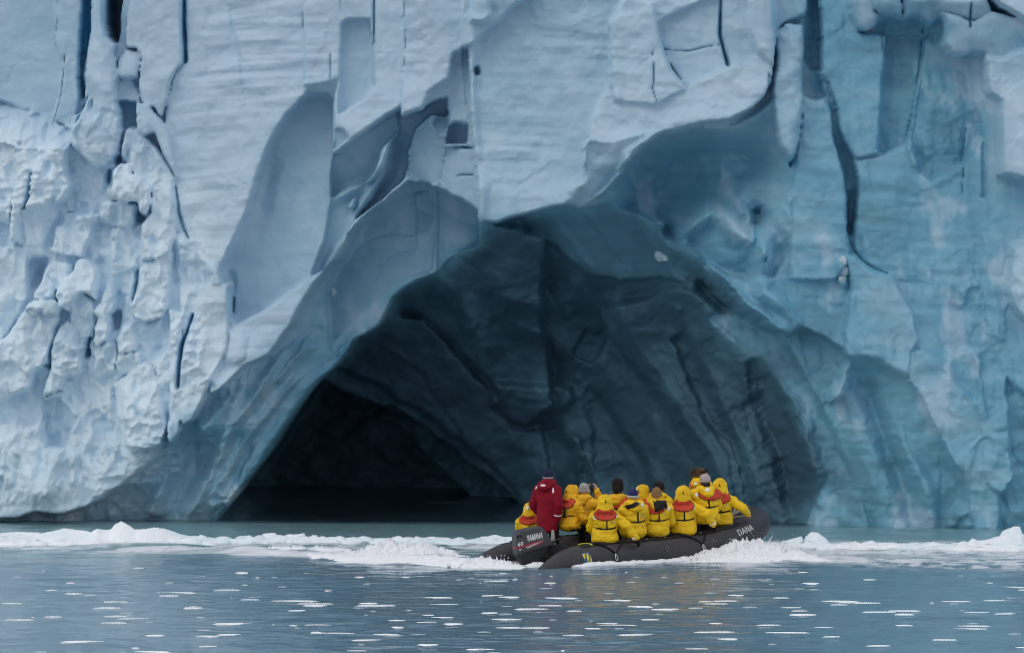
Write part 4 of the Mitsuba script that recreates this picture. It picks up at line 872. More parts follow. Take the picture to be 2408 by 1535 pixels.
def sliver(x, y, a, b, rng):
    n = 16
    t = np.linspace(0, 2 * np.pi, n, endpoint=False)
    r = 1 + 0.5 * (rng.random(n) - 0.5)
    z = 0.014 + 0.03 * min(b, 0.2)
    rim_ = np.stack([np.cos(t) * np.abs(np.cos(t)) ** 0.25 * a * r, np.sin(t) * b * r, t * 0 - 0.01], -1)
    mid = np.stack([rim_[:, 0] * .72, rim_[:, 1] * .7, t * 0 + z * (0.6 + 0.2 * rng.random(n))], -1)
    low = rim_ * [0.9, 0.9, 0] - [0, 0, 0.07]
    c = np.array([[0, 0, z]])
    z0 = float(sea_height(np.array([x]), np.array([y]))[0])
    v = np.concatenate([low, rim_, mid, c]) + [x, y, z0]
    i = np.arange(n)
    j = (i + 1) % n
    f = [np.stack(q, -1) for q in ((i, j, j + n), (i, j + n, i + n), (i + n, j + n, j + 2 * n), (i + n, j + 2 * n, i + 2 * n), (i + 2 * n, j + 2 * n, i * 0 + 3 * n))]
    return trimesh.Trimesh(v, np.concatenate(f), process=False)


def slivers():
    S1 = lambda x, y: (x * .5127, 1175.8 + y * .5127)             # read off the lower left of the photograph
    S2 = lambda x, y: (1175.8 + x * .5117, 1175.8 + y * .5117)    # and the lower right
    seen = [(S1, 385, 653, 235), (S1, 690, 693, 210), (S1, 85, 547, 160), (S1, 520, 560, 130), (S1, 525, 530, 120), (S1, 500, 493, 125), (S1, 525, 468, 125), (S1, 40, 477, 110), (S1, 880, 498, 105),
            (S1, 1055, 567, 165), (S1, 1460, 572, 170), (S1, 1470, 608, 110), (S1, 1140, 457, 105), (S1, 1345, 465, 260), (S1, 1440, 475, 220), (S1, 1440, 491, 130), (S1, 1365, 511, 85), (S1, 800, 427, 190), (S1, 770, 438, 120),
            (S1, 1040, 415, 145), (S1, 1720, 492, 220), (S1, 1690, 476, 110), (S1, 1960, 560, 125), (S1, 2075, 577, 110), (S1, 1770, 622, 165), (S1, 2245, 521, 90), (S1, 1960, 665, 120), (S1, 2200, 687, 170), (S1, 710, 626, 105), (S1, 945, 633, 120), (S1, 950, 670, 110), (S1, 1050, 622, 130),
            (S1, 2010, 455, 140), (S1, 2260, 441, 110), (S1, 335, 428, 90), (S1, 410, 438, 75), (S1, 630, 314, 65), (S1, 1110, 334, 75), (S1, 935, 597, 80), (S1, 1820, 592, 70), (S1, 230, 412, 60), (S1, 320, 374, 55), (S1, 1650, 357, 60),
            (S2, 40, 590, 140), (S2, 170, 591, 170), (S2, 1000, 608, 300), (S2, 1320, 618, 240), (S2, 545, 580, 220), (S2, 630, 620, 210), (S2, 420, 597, 90), (S2, 270, 455, 180), (S2, 140, 503, 190), (S2, 230, 493, 130), (S2, 640, 497, 150), (S2, 760, 505, 160), (S2, 690, 550, 120),
            (S2, 540, 461, 140), (S2, 1050, 645, 110), (S2, 1390, 528, 160), (S2, 1380, 512, 100), (S2, 1560, 471, 180), (S2, 1680, 475, 160), (S2, 1560, 490, 100), (S2, 1740, 520, 220), (S2, 1860, 528, 120), (S2, 1850, 515, 180), (S2, 2100, 470, 150), (S2, 2270, 466, 130),
            (S2, 2180, 585, 170), (S2, 1530, 636, 100), (S2, 1750, 675, 130), (S2, 2050, 648, 140), (S2, 2330, 525, 120), (S2, 1430, 382, 100), (S2, 1700, 368, 70), (S2, 1300, 448, 90), (S2, 900, 500, 80), (S2, 1150, 497, 80), (S2, 340, 512, 80), (S2, 990, 565, 70), (S2, 40, 450, 120), (S2, 210, 413, 65), (S2, 1040, 470, 130)]
    rng = np.random.default_rng(12)
    out = []
    for at, cx, cy, wpx in seen:
        q = at(cx, cy)
        x, y = on_water(*q)
        out.append((x, y, wpx * 0.5117 / 2.3516 / F * y / 2 * 0.95, rng.uniform(.06, .13)))
    for k in range(190):
        y = 96.5 + 19.3 * rng.random() ** 0.8
        x = rng.uniform(-1, 1) * 0.0895 * y
        if meshkit.noise(np.array([x * 0.5, y * 0.45, 3.0]), 66) < 0.42:
            continue
        if y > rim(x) - 0.8:
            continue
        s = np.interp(y, [97, 117], [0.13, 0.07]) * rng.lognormal(0, 0.75)
        out.append((x, y, min(s, 0.4), rng.uniform(.02, .06)))
    for x, y, a, b in out:
        k = put(new_thing('ice_sliver'), sliver(x, y, a, b, rng), 'sliver_ice' if a > 0.16 or rng.random() < 0.3 else 'clear_ice', smooth=60)
        tag(k, 'thin white sliver of ice floating flat in the open foreground water', 'ice sliver', 'ice slivers in the foreground water')


slivers()

# ------------------------------------------------------------------ the inflatable boat (its own axes: u forward, v to port, w up)
YAW, TRIM, HEEL = math.radians(37), math.radians(1.8), math.radians(-0.8)
ORIGIN = np.array([-0.08, 117.55, -0.07])


def rotation(axis, a):
    c, s = math.cos(a), math.sin(a)
    return {'x': np.array([[1, 0, 0], [0, c, -s], [0, s, c]]), 'y': np.array([[c, 0, s], [0, 1, 0], [-s, 0, c]]), 'z': np.array([[c, -s, 0], [s, c, 0], [0, 0, 1.0]])}[axis]


RB = rotation('z', YAW) @ rotation('y', -TRIM) @ rotation('x', HEEL)


def boat(p):
    return np.asarray(p, float) @ RB.T + ORIGIN


def moved(mesh, fn):
    return trimesh.Trimesh(fn(np.asarray(mesh.vertices)), mesh.faces, process=False)


def tm(man):
    m = man.to_mesh()
    return trimesh.Trimesh(np.array(m.vert_properties[:, :3], float), np.array(m.tri_verts), process=False)


def ball(c, r, seg=16):
    s = m3.Manifold.sphere(1.0, seg)
    return s.scale([r, r, r] if np.isscalar(r) else list(r)).translate(list(map(float, c)))


def hull(*parts):
    return m3.Manifold.batch_hull(list(parts))


def chain(pts, rad, seg=14):
    bs = [ball(p, r, seg) for p, r in zip(pts, rad)]
    return sum((hull(a, b) for a, b in zip(bs[:-1], bs[1:])), m3.Manifold())


def sweep(pts, rad, sides=10, closed=False):
    """A tube along a polyline."""
    p = np.asarray(pts, float)
    n = len(p)
    r = np.broadcast_to(np.asarray(rad, float), (n,))
    t = np.gradient(p, axis=0)
    if closed:
        t = np.roll(p, -1, 0) - np.roll(p, 1, 0)
    t /= np.linalg.norm(t, axis=1, keepdims=True) + 1e-12
    a = np.cross(t, [0.13, 0.21, 0.97])
    a /= np.linalg.norm(a, axis=1, keepdims=True) + 1e-12
    b = np.cross(t, a)
    ang = np.arange(sides) * 2 * np.pi / sides
    v = p[:, None] + r[:, None, None] * (np.cos(ang)[None, :, None] * a[:, None] + np.sin(ang)[None, :, None] * b[:, None])
    m = n if closed else n - 1
    i, j = np.meshgrid(np.arange(m), np.arange(sides), indexing='ij')
    i2 = (i + 1) % n
    q = np.stack([i * sides + j, i2 * sides + j, i2 * sides + (j + 1) % sides, i * sides + (j + 1) % sides], -1).reshape(-1, 4)
    f = np.vstack([q[:, [0, 1, 2]], q[:, [0, 2, 3]]])
    v = v.reshape(-1, 3)
    if not closed:
        v = np.vstack([v, p[:1], p[-1:]])
        k = np.arange(sides)
        f = np.vstack([f, np.stack([k * 0 + n * sides, k, (k + 1) % sides], -1), np.stack([k * 0 + n * sides + 1, (n - 1) * sides + (k + 1) % sides, (n - 1) * sides + k], -1)])
    return trimesh.Trimesh(v, f, process=False)


def curve(pts, n):
    from scipy.interpolate import CubicSpline
    p = np.asarray(pts, float)
    d = np.concatenate([[0], np.cumsum(np.linalg.norm(np.diff(p, axis=0), axis=1))])
    return CubicSpline(d, p)(np.linspace(0, d[-1], n))


scene['boat_rubber'] = two(principled(mikit.proc(lambda p, n, uv: mix((0.022, 0.021, 0.026), (0.044, 0.040, 0.047), fbm(p.x * 5, p.y * 5, p.z * 9, 3))), 0.5, 0.45))
scene['black_rubber'] = two(principled((0.012, 0.012, 0.014), 0.6, 0.3))
scene['black_rope'] = two(principled((0.014, 0.014, 0.016), 0.8, 0.2))
scene['tan_rope'] = two(principled((0.30, 0.26, 0.20), 0.8, 0.2))
scene['white_paint'] = two(principled((0.78, 0.78, 0.78), 0.5, 0.3))
scene['grey_paint'] = two(principled((0.50, 0.50, 0.51), 0.6, 0.3))
scene['bright_metal'] = two({'type': 'roughconductor', 'material': 'Al', 'alpha': 0.25})
scene['dull_metal'] = two(principled((0.16, 0.16, 0.17), 0.5, 0.5))
scene['floor_board'] = two(principled((0.10, 0.10, 0.10), 0.7, 0.3))
scene['badge_blue'] = two(principled((0.03, 0.09, 0.24), 0.5, 0.3))
scene['badge_yellow'] = two(principled((0.72, 0.60, 0.03), 0.5, 0.3))
scene['yellow_rope'] = two(principled((0.65, 0.55, 0.05), 0.8, 0.2))

HALF = [(-0.24, -1.16, -0.05), (0.20, -1.14, 0.03), (0.70, -1.10, 0.11), (1.1, -1.08, 0.15), (2.4, -1.07, 0.16), (3.6, -1.06, 0.17), (4.4, -1.01, 0.20), (5.05, -0.90, 0.27), (5.65, -0.70, 0.37), (6.18, -0.42, 0.47), (6.40, 0.0, 0.52)]
TUBE_R = 0.30
SPINE = curve(HALF + [(u, -v, w) for u, v, w in HALF[-2::-1]], 241)
ARC = np.concatenate([[0], np.cumsum(np.linalg.norm(np.diff(SPINE, axis=0), axis=1))])
END = np.minimum(ARC, ARC[-1] - ARC)
RAD = TUBE_R * np.clip(np.sin(np.clip(END / 1.2, 0, 1) * np.pi / 2) ** 0.95 * 0.93 + 0.07, 0, 1)
TAN = np.gradient(SPINE, axis=0)
TAN /= np.linalg.norm(TAN, axis=1, keepdims=True)
OUT = np.cross(TAN, [0, 0, 1.0])
OUT /= np.linalg.norm(OUT, axis=1, keepdims=True)
UP = np.cross(OUT, TAN)


def on_tube(s, phi, lift=0.0):
    """A point on the tube's skin: s metres from the starboard stern tip, phi up from the outboard side (radians)."""
    s, phi, lift = np.broadcast_arrays(np.asarray(s, float), np.asarray(phi, float), np.asarray(lift, float))
    at = lambda a: np.stack([np.interp(s, ARC, a[:, k]) for k in range(3)], -1)
    r = np.interp(s, ARC, RAD) + lift
    return at(SPINE) + r[..., None] * (np.cos(phi)[..., None] * at(OUT) + np.sin(phi)[..., None] * at(UP))


def skin(s, phi, t0, t1):
    """A thin closed sheet on the tube, between two heights above its skin; s and phi are grids."""
    ny, nx = s.shape
    a, b = on_tube(s, phi, t1).reshape(-1, 3), on_tube(s, phi, t0).reshape(-1, 3)
    return slab(a, b, ny, nx)


def slab(a, b, ny, nx):
    idx = np.arange(nx * ny).reshape(ny, nx)
    f = np.concatenate([np.stack([idx[:-1, :-1], idx[:-1, 1:], idx[1:, 1:]], -1).reshape(-1, 3), np.stack([idx[:-1, :-1], idx[1:, 1:], idx[1:, :-1]], -1).reshape(-1, 3)])
    ring = np.concatenate([idx[0, :], idx[1:, -1], idx[-1, -2::-1], idx[-2:0, 0]])
    nxt = np.roll(ring, -1)
    n = nx * ny
    side = np.concatenate([np.stack([ring, ring + n, nxt + n], -1), np.stack([ring, nxt + n, nxt], -1)])
    return trimesh.Trimesh(np.concatenate([a, b]), np.concatenate([f, f[:, ::-1] + n, side]), process=False)


BOAT = new_thing('inflatable_boat')
tag(BOAT, 'black inflatable boat carrying passengers in yellow jackets across the water', 'boat')


def bpart(name, mesh, mat, smooth=40, parent=None):
    return put(f'{parent or BOAT}__{name}', moved(mesh, boat), mat, smooth=smooth)


ph = np.linspace(0, 2 * np.pi, 41)
S_, P_ = np.meshgrid(ARC, ph[:-1], indexing='ij')
dent = 0.006 * (meshkit.fbm(np.stack([S_ * 2.0, np.cos(P_) * 1.5, np.sin(P_) * 1.5], -1), 3, seed=70) - 0.5) - 0.006 * np.exp(-((S_ % 1.25 - 0.6) / 0.02) ** 2)
tv = on_tube(S_, P_, dent).reshape(-1, 3)
n, m = len(ARC), 40
i, j = np.meshgrid(np.arange(n - 1), np.arange(m), indexing='ij')
q = np.stack([i * m + j, i * m + (j + 1) % m, (i + 1) * m + (j + 1) % m, (i + 1) * m + j], -1).reshape(-1, 4)
tv = np.vstack([tv, SPINE[:1] - 0.05 * TAN[:1], SPINE[-1:] + 0.05 * TAN[-1:]])
k = np.arange(m)
tf = np.vstack([q[:, [0, 1, 2]], q[:, [0, 2, 3]], np.stack([k * 0 + n * m, (k + 1) % m, k], -1), np.stack([k * 0 + n * m + 1, (n - 1) * m + k, (n - 1) * m + (k + 1) % m], -1)])
TUBE = bpart('tube', trimesh.Trimesh(tv, tf, process=False), 'boat_rubber', smooth=60)
# seams and patches of doubled fabric
for s0 in (1.05, 2.6, 4.15, 5.55, ARC[-1] - 1.05, ARC[-1] - 5.55):
    S_, P_ = np.meshgrid(np.linspace(s0 - 0.03, s0 + 0.03, 3), np.linspace(-1.0, 2.6, 30))
    bpart('seam', skin(S_, P_, -0.01, 0.006), 'boat_rubber', parent=TUBE)
S_, P_ = np.meshgrid(np.linspace(ARC[-1] / 2 - 0.75, ARC[-1] / 2 + 0.75, 40), np.linspace(-0.9, 1.5, 24))
bpart('bow_patch', skin(S_, P_, -0.01, 0.008), 'boat_rubber', parent=TUBE)
# lacing cuff along the shoulder of each tube, with its eyelets
L = ARC[-1]
for a, b in ((1.25, 5.6), (L - 5.6, L - 1.25)):
    S_, P_ = np.meshgrid(np.linspace(a, b, 110), np.linspace(math.radians(58), math.radians(104), 9), indexing='ij')
    edge = 0.004 + 0.010 * meshkit.noise(np.stack([S_ * 6, P_ * 3, P_ * 0], -1), 71)
    cuff = bpart('lacing_cuff', skin(S_, P_ + 0.06 * (meshkit.noise(np.stack([S_ * 3, S_ * 0, P_ * 0], -1), 72) - .5), -0.01, edge + 0.008), 'black_rubber')
    for s0 in np.arange(a + 0.25, b, 0.48):
        t = np.linspace(0, 2 * np.pi, 13)[:-1]
        ring = on_tube(s0 + 0.022 * np.cos(t), math.radians(70) + 0.022 / 0.31 * np.sin(t), 0.022)
        put(f'{cuff}__eyelet', moved(sweep(ring, 0.006, 6, closed=True), boat), 'dull_metal', smooth=50)


def rope(pts, r, mat, name='rope', n=24):
    return bpart(name, sweep(curve(pts, n), r, 8), mat, 60)


def carabiner(s0, phi):
    t = np.linspace(0, 2 * np.pi, 25)[:-1]
    c = on_tube(s0 + (0.028 + 0.012 * np.sin(t)) * np.cos(t) + 0.02 * np.sin(t), phi - 0.20 * np.sin(t) - 0.2, 0.03)
    bpart('carabiner', sweep(c, 0.0085, 8, closed=True), 'bright_metal', 60)


def handrope(s0, s1, sc, phic):
    d = math.radians
    for a in (s0, s1):
        rope([on_tube(a, d(72), 0.03), on_tube(a + (sc - a) * .35, d(48), 0.025), on_tube(a + (sc - a) * .75, d(phic + 14), 0.022), on_tube(sc, d(phic), 0.025)], 0.014, 'black_rope', 'hand_rope')
    rope([on_tube(s0 - .12, d(72), 0.03), on_tube(s0 + (sc - s0) * .4, d(44), 0.025), on_tube(sc, d(phic), 0.035)], 0.012, 'black_rope', 'hand_rope')
    carabiner(sc, d(phic))


def s_of(qx, phi_deg=20):
    """How far along the tube the skin stands above a given place across the photograph."""
    s = np.linspace(0.0, L / 2, 400)
    w = boat(on_tube(s, np.radians(phi_deg)))
    return float(np.interp(qx / 2.35156, 512 + F * w[:, 0] / w[:, 1], s))


handrope(s_of(1408, 60), s_of(1468, 60), s_of(1446), 12)
handrope(s_of(1612, 60), s_of(1662, 60), s_of(1652), 14)
for qx in (1567,):
    s0 = s_of(qx)
    t = np.linspace(0, 2 * np.pi, 17)[:-1]
    bpart('d_ring', sweep(on_tube(s0 + 0.045 * np.cos(t), math.radians(14) + 0.14 * np.sin(t), 0.02), 0.007, 8, closed=True), 'dull_metal', 60)
    S_, P_ = np.meshgrid(np.linspace(s0 - .07, s0 + .07, 8), np.linspace(math.radians(2), math.radians(30), 8))
    bpart('ring_patch', skin(S_, P_, -0.01, 0.008), 'boat_rubber')


def lettering(text, s0, phi0, height, length, slant=0.0, mat='white_paint', name='lettering', bold=True, parent=None, lift=0.004):
    """Text wrapped onto the starboard tube, reading from stern to bow."""
    t = meshkit.text_mesh(text, height, 0.004, bold)
    t = t.subdivide_to_size(0.06)
    v = np.array(t.vertices)
    v[:, 0] *= length / v[:, 0].max()
    x, y, z = v.T
    w = on_tube(s0 + x + slant * y, phi0 + y / TUBE_R, lift + z)
    return bpart(name, trimesh.Trimesh(w, t.faces, process=False), mat, False, parent)


s0 = s_of(1734, 30)
lettering('DANA', s0, math.radians(16), 0.125, (s_of(1771, 30) - s0) * 0.95, slant=0.05, mat='grey_paint')
# the maker's badge: a blue plate with a pierced yellow square and small writing
sb = s_of(1381.5, 14)
B0, B1, Wb = math.radians(-14), math.radians(34), 0.105


def badge_xy(x, y, lift):
    """Badge coordinates: x across, y up, both from -1 to 1."""
    return on_tube(sb + Wb * (x - 0.16 * y), (B0 + B1) / 2 + (B1 - B0) / 2 * y, lift)


def badge_sheet(poly, lift, mat, name, parent):
    g = trimesh.creation.extrude_polygon(shapely.Polygon(poly), 0.003, engine='earcut').subdivide_to_size(0.25)
    v = np.array(g.vertices)
    return bpart(name, trimesh.Trimesh(badge_xy(v[:, 0], v[:, 1], lift + v[:, 2]), g.faces, process=False), mat, False, parent)


badge = badge_sheet([(-1, -1), (1, -1), (1, 1), (-1, 1)], 0.004, 'badge_blue', 'badge', BOAT)
labels[badge] = {'label': 'blue and yellow maker badge on the tube'}
badge_sheet([(-.86, -.52), (.86, -.52), (.86, .88), (-.86, .88)], 0.0075, 'badge_yellow', 'yellow_mark', badge)
for poly in ([(-.12, .885), (-.48, .45), (-.58, 0), (-.50, -.525), (-.16, -.525), (-.24, 0), (-.12, .45), (.18, .885)], [(-.865, .1), (-.585, 0), (-.505, -.525), (-.865, -.525)],
             [(.42, .885), (.48, .4), (.34, 0), (-.02, -.525), (.30, -.525), (.64, -.1), (.80, .4), (.865, .885)]):
    badge_sheet(poly, 0.0115, 'badge_blue', 'blue_mark', badge)
t = meshkit.text_mesh('ZODIAC', 0.22, 0.003, True)
v = np.array(t.vertices)
v[:, 0] = -0.62 + 1.24 * v[:, 0] / v[:, 0].max()
v[:, 1] = -0.88 + v[:, 1]
bpart('lettering', trimesh.Trimesh(badge_xy(v[:, 0], v[:, 1], 0.0085 + v[:, 2]), t.faces, process=False), 'badge_yellow', False, badge)

# floor, transom, bow lines
fl = []
us = np.linspace(0.95, 5.6, 30)
vw = np.interp(us, [0.95, 4.4, 5.0, 5.6], [0.92, 0.9, 0.75, 0.45])
fx, fv = np.meshgrid(us, np.linspace(-1, 1, 9), indexing='ij')
fz = 0.02 + 0.10 * np.clip((fx - 4) / 1.6, 0, 1) ** 2
a_ = np.stack([fx, fv * vw[:, None], fz], -1).reshape(-1, 3)
bpart('floor', slab(a_, a_ - [0, 0, 0.04], 30, 9), 'floor_board', 30)
tr = hull(*[ball((0.93, v, w), 0.025, 10) for v in (-0.86, 0.86) for w in (-0.15, 0.30)], *[ball((0.93, v, 0.42), 0.025, 10) for v in (-0.8, 0.8)])
bpart('transom', tm(tr), 'black_rubber', 40)
# a box and a soft bag on the floor near the stern
bpart('seat_box', tm(hull(*[ball((u, v, w), 0.03, 10) for u in (1.3, 1.75) for v in (-0.45, 0.35) for w in (0.06, 0.36)])), 'black_rubber', 40)
for kk, (dv, du) in enumerate(((0.0, 0.0), (0.12, 0.05), (-0.1, -0.12))):
    pts = [(5.35 + du, -0.62 + dv, 0.60), (5.6 + du, -0.45 + dv, 0.74), (5.85, -0.28 + dv, 0.80), (6.02, 0.05 + dv, 0.86), (5.9, 0.3, 0.88)]
    rope(pts, 0.016, 'tan_rope', 'bow_line')
rope([(5.2, -0.72, 0.52), (5.5, -0.60, 0.68), (5.72, -0.62, 0.70), (5.95, -0.40, 0.80), (6.1, -0.15, 0.84)], 0.02, 'tan_rope', 'bow_line')
rope([(5.75, 0.45, 0.78), (5.95, 0.2, 0.88), (6.05, -0.1, 0.88)], 0.022, 'black_rope', 'bow_line')
rope([on_tube(s_of(1362, 80), math.radians(86), 0.02), on_tube(s_of(1374, 80), math.radians(80), 0.035), on_tube(s_of(1382, 80), math.radians(70), 0.03), on_tube(s_of(1384, 80), math.radians(58), 0.03)], 0.011, 'yellow_rope', 'tie_line')

# ------------------------------------------------------------------ the outboard motor
scene['cowl_grey'] = two(principled((0.042, 0.043, 0.050), 0.35, 0.5, clearcoat=0.3))
scene['cowl_dark'] = two(principled((0.018, 0.018, 0.021), 0.45, 0.4))
scene['stripe_red'] = two(principled((0.45, 0.012, 0.03), 0.4, 0.4))
scene['stripe_silver'] = two(principled((0.42, 0.40, 0.38), 0.4, 0.4))
MOTOR = new_thing('outboard_motor')
tag(MOTOR, 'dark grey outboard motor hung on the stern of the inflatable boat', 'outboard motor')
RM = rotation('z', math.radians(19)) @ rotation('y', math.radians(-3))
M0 = boat((0.24, 0.08, 0.225))
MW = 0.15


def motor(p):
    return np.asarray(p, float) @ RM.T + M0


def mpart(name, mesh, mat, smooth=35, parent=None):
    return put(f'{parent or MOTOR}__{name}', moved(mesh, motor), mat, smooth=smooth)


def lump(profile, half, r=0.03, narrow=0.0):
    zs = [z for x, z in profile]
    z0, z1 = min(zs), max(zs)
    return tm(hull(*[ball((x, sg * (half - r) * (1 - narrow * (z - z0) / (z1 - z0)), z), r, 16) for x, z in profile for sg in (-1, 1)]))


cowl = mpart('cowling', lump([(0.03, 0.05), (0.03, 0.45), (0.11, 0.50), (0.55, 0.55), (0.62, 0.46), (0.75, 0.24), (0.76, 0.22), (0.75, 0.19)], MW, 0.03), 'cowl_grey')
mpart('cowl_cap', lump([(0.05, 0.47), (0.12, 0.515), (0.52, 0.565), (0.58, 0.52)], MW - 0.02, 0.02), 'cowl_grey', parent=cowl)
mpart('rubber_band', lump([(0.015, 0.03), (0.02, 0.055), (0.76, 0.205), (0.765, 0.185)], MW + 0.008, 0.016), 'cowl_dark')
mpart('lower_cover', lump([(0.04, 0.02), (0.70, 0.17), (0.62, 0.02), (0.44, -0.10), (0.14, -0.10)], MW - 0.015, 0.03), 'cowl_dark')
mpart('leg', lump([(0.14, -0.08), (0.42, -0.08), (0.36, -0.62), (0.16, -0.62)], 0.075, 0.03), 'cowl_dark')
mpart('cavitation_plate', lump([(0.0, -0.46), (0.46, -0.46), (0.46, -0.47)], 0.13, 0.012), 'cowl_dark')
mpart('clamp_bracket', lump([(0.64, 0.12), (0.80, 0.10), (0.80, -0.24), (0.66, -0.24)], 0.11, 0.025), 'black_rubber')
mpart('steering_arm', tm(chain([(0.70, -0.02, 0.18), (0.88, -0.04, 0.26), (1.10, -0.02, 0.34)], (0.03, 0.028, 0.022))), 'cowl_dark')
mpart('shift_lever', lump([(0.78, 0.16), (0.88, 0.18), (0.86, 0.46), (0.83, 0.47)], 0.016, 0.012), 'stripe_silver')
for z in (-0.02, 0.03):
    mpart('hose', sweep(curve([(0.55, -0.13, z), (0.66, -0.19, z - 0.03), (0.78, -0.17, z - 0.14), (0.74, -0.12, z - 0.25)], 20), 0.016, 8), 'black_rubber', 60)


def decal(poly, side, lift, mat, name):
    """A flat film on the cowling's starboard side (side 's', x forward, z up) or its back ('b', y to port, z up)."""
    g = trimesh.creation.extrude_polygon(shapely.Polygon(poly), 0.002, engine='earcut')
    v = np.array(g.vertices)
    w = np.stack([v[:, 0], -MW - lift - v[:, 2] + 0 * v[:, 0], v[:, 1]], -1) if side == 's' else np.stack([0.0 - lift - v[:, 2], v[:, 0], v[:, 1]], -1)
    return mpart(name, trimesh.Trimesh(w, g.faces[:, ::-1], process=False), mat, False, cowl)


decal([(0.012, 0.165), (0.012, 0.190), (0.32, 0.265), (0.60, 0.315), (0.36, 0.245)], 's', 0.001, 'stripe_red', 'red_stripe')
decal([(0.17, 0.175), (0.34, 0.235), (0.60, 0.305), (0.42, 0.225), (0.26, 0.165)], 's', 0.001, 'stripe_silver', 'silver_stripe')
decal([(0.36, 0.200), (0.48, 0.240), (0.66, 0.305), (0.54, 0.245), (0.42, 0.200)], 's', 0.001, 'stripe_red', 'red_stripe')
decal([(-0.12, 0.160), (0.12, 0.165), (0.12, 0.19), (-0.12, 0.185)], 'b', 0.001, 'stripe_red', 'red_stripe')
decal([(0.045, 0.13), (0.10, 0.14), (0.10, 0.155), (0.045, 0.145)], 's', 0.001, 'white_paint', 'small_plate')
for x in (0.015, 0.075):
    decal([(x, 0.385), (x + 0.05, 0.39), (x + 0.05, 0.44), (x, 0.435)], 's', 0.001, 'black_rubber', 'air_vent')


def motor_text(text, side, x0, z0, height, length, shear):
    t = meshkit.text_mesh(text, height, 0.003, True)
    v = np.array(t.vertices)
    v[:, 0] *= length / v[:, 0].max()
    if side == 's':
        w = np.stack([x0 + v[:, 0], -MW - 0.001 - v[:, 2], z0 + v[:, 1] + shear * v[:, 0]], -1)
    else:
        w = np.stack([-0.001 - v[:, 2], x0 - v[:, 0], z0 + v[:, 1] + shear * v[:, 0]], -1)
    mpart('lettering', trimesh.Trimesh(w, t.faces, process=False), 'white_paint', False, cowl)


motor_text('YAMAHA', 's', 0.225, 0.300, 0.12, 0.345, 0.14)
motor_text('60', 's', 0.018, 0.215, 0.075, 0.125, 0.14)

# ------------------------------------------------------------------ spray and froth thrown up by the boat
scene['spray'] = two(principled((0.78, 0.795, 0.83), 0.7, 0.2))


def mound(line, heights, width, seed, spike=0.6, n=220, m=34):
    """A ridge of broken water along a line on the sea."""
    from scipy.interpolate import PchipInterpolator
    p = curve([(a, b, 0) for a, b in line], n)[:, :2]
    t = np.gradient(p, axis=0)
    t /= np.linalg.norm(t, axis=1, keepdims=True)
    nr = np.stack([-t[:, 1], t[:, 0]], -1)
    hh = PchipInterpolator(np.linspace(0, 1, len(heights)), heights)(np.linspace(0, 1, n))
    v = np.linspace(-1, 1, m)
    X = p[:, None, 0] + v[None] * width * nr[:, None, 0]
    Y = p[:, None, 1] + v[None] * width * nr[:, None, 1]
    q = np.stack([X * 3.2, Y * 3.2, X * 0 + seed], -1)
    a = meshkit.fbm(q, 4, seed=seed)
    b_ = 1 - np.abs(meshkit.fbm(q * 2.3, 3, seed=seed + 1) - 0.5) * 4
    env = np.clip(1 - np.abs(v[None]) ** 1.6, 0, 1)
    Z = hh[:, None] * env * (0.45 + 0.8 * a + spike * np.clip(b_, 0, 1) ** 3 * env) - 0.05 + 0.03 * a
    X = X + 0.08 * (meshkit.fbm(q * 1.7, 3, seed=seed + 2) - 0.5)
    return grid_solid(X.T, Y.T, Z.T, -0.2)


def drops(cx, cy, cz, spread, count, rng, up=0.3):
    out = []
    base_ = trimesh.creation.icosphere(0, 1.0)
    for k in range(count):
        c = np.array([cx, cy, cz]) + rng.normal(0, 1, 3) * spread
        c[2] = abs(c[2])
        r = rng.uniform(0.003, 0.010) * np.array([1, 1, rng.uniform(0.8, 2.2)])
        out.append(trimesh.Trimesh(base_.vertices * r + c, base_.faces, process=False))
    return out


def tongues(line, heights, count, rng, lean):
    out = []
    p = curve([(a, b, 0) for a, b in line], 200)
    for k in range(count):
        f = rng.random()
        c = p[int(f * 199)] + [rng.normal(0, .12), rng.normal(0, .12), 0]
        h = np.interp(f, np.linspace(0, 1, len(heights)), heights) * rng.uniform(0.6, 1.35)
        d = np.array([lean[0] * rng.uniform(.2, 1.2), lean[1] * rng.uniform(.2, 1.2), 1.0]) * h
        r = rng.uniform(0.015, 0.045)
        out.append(sweep([c, c + d * 0.5 + [0, 0, h * .08], c + d * 0.82, c + d], [r * 1.5, r, r * 0.55, 0.003], 6))
    return out


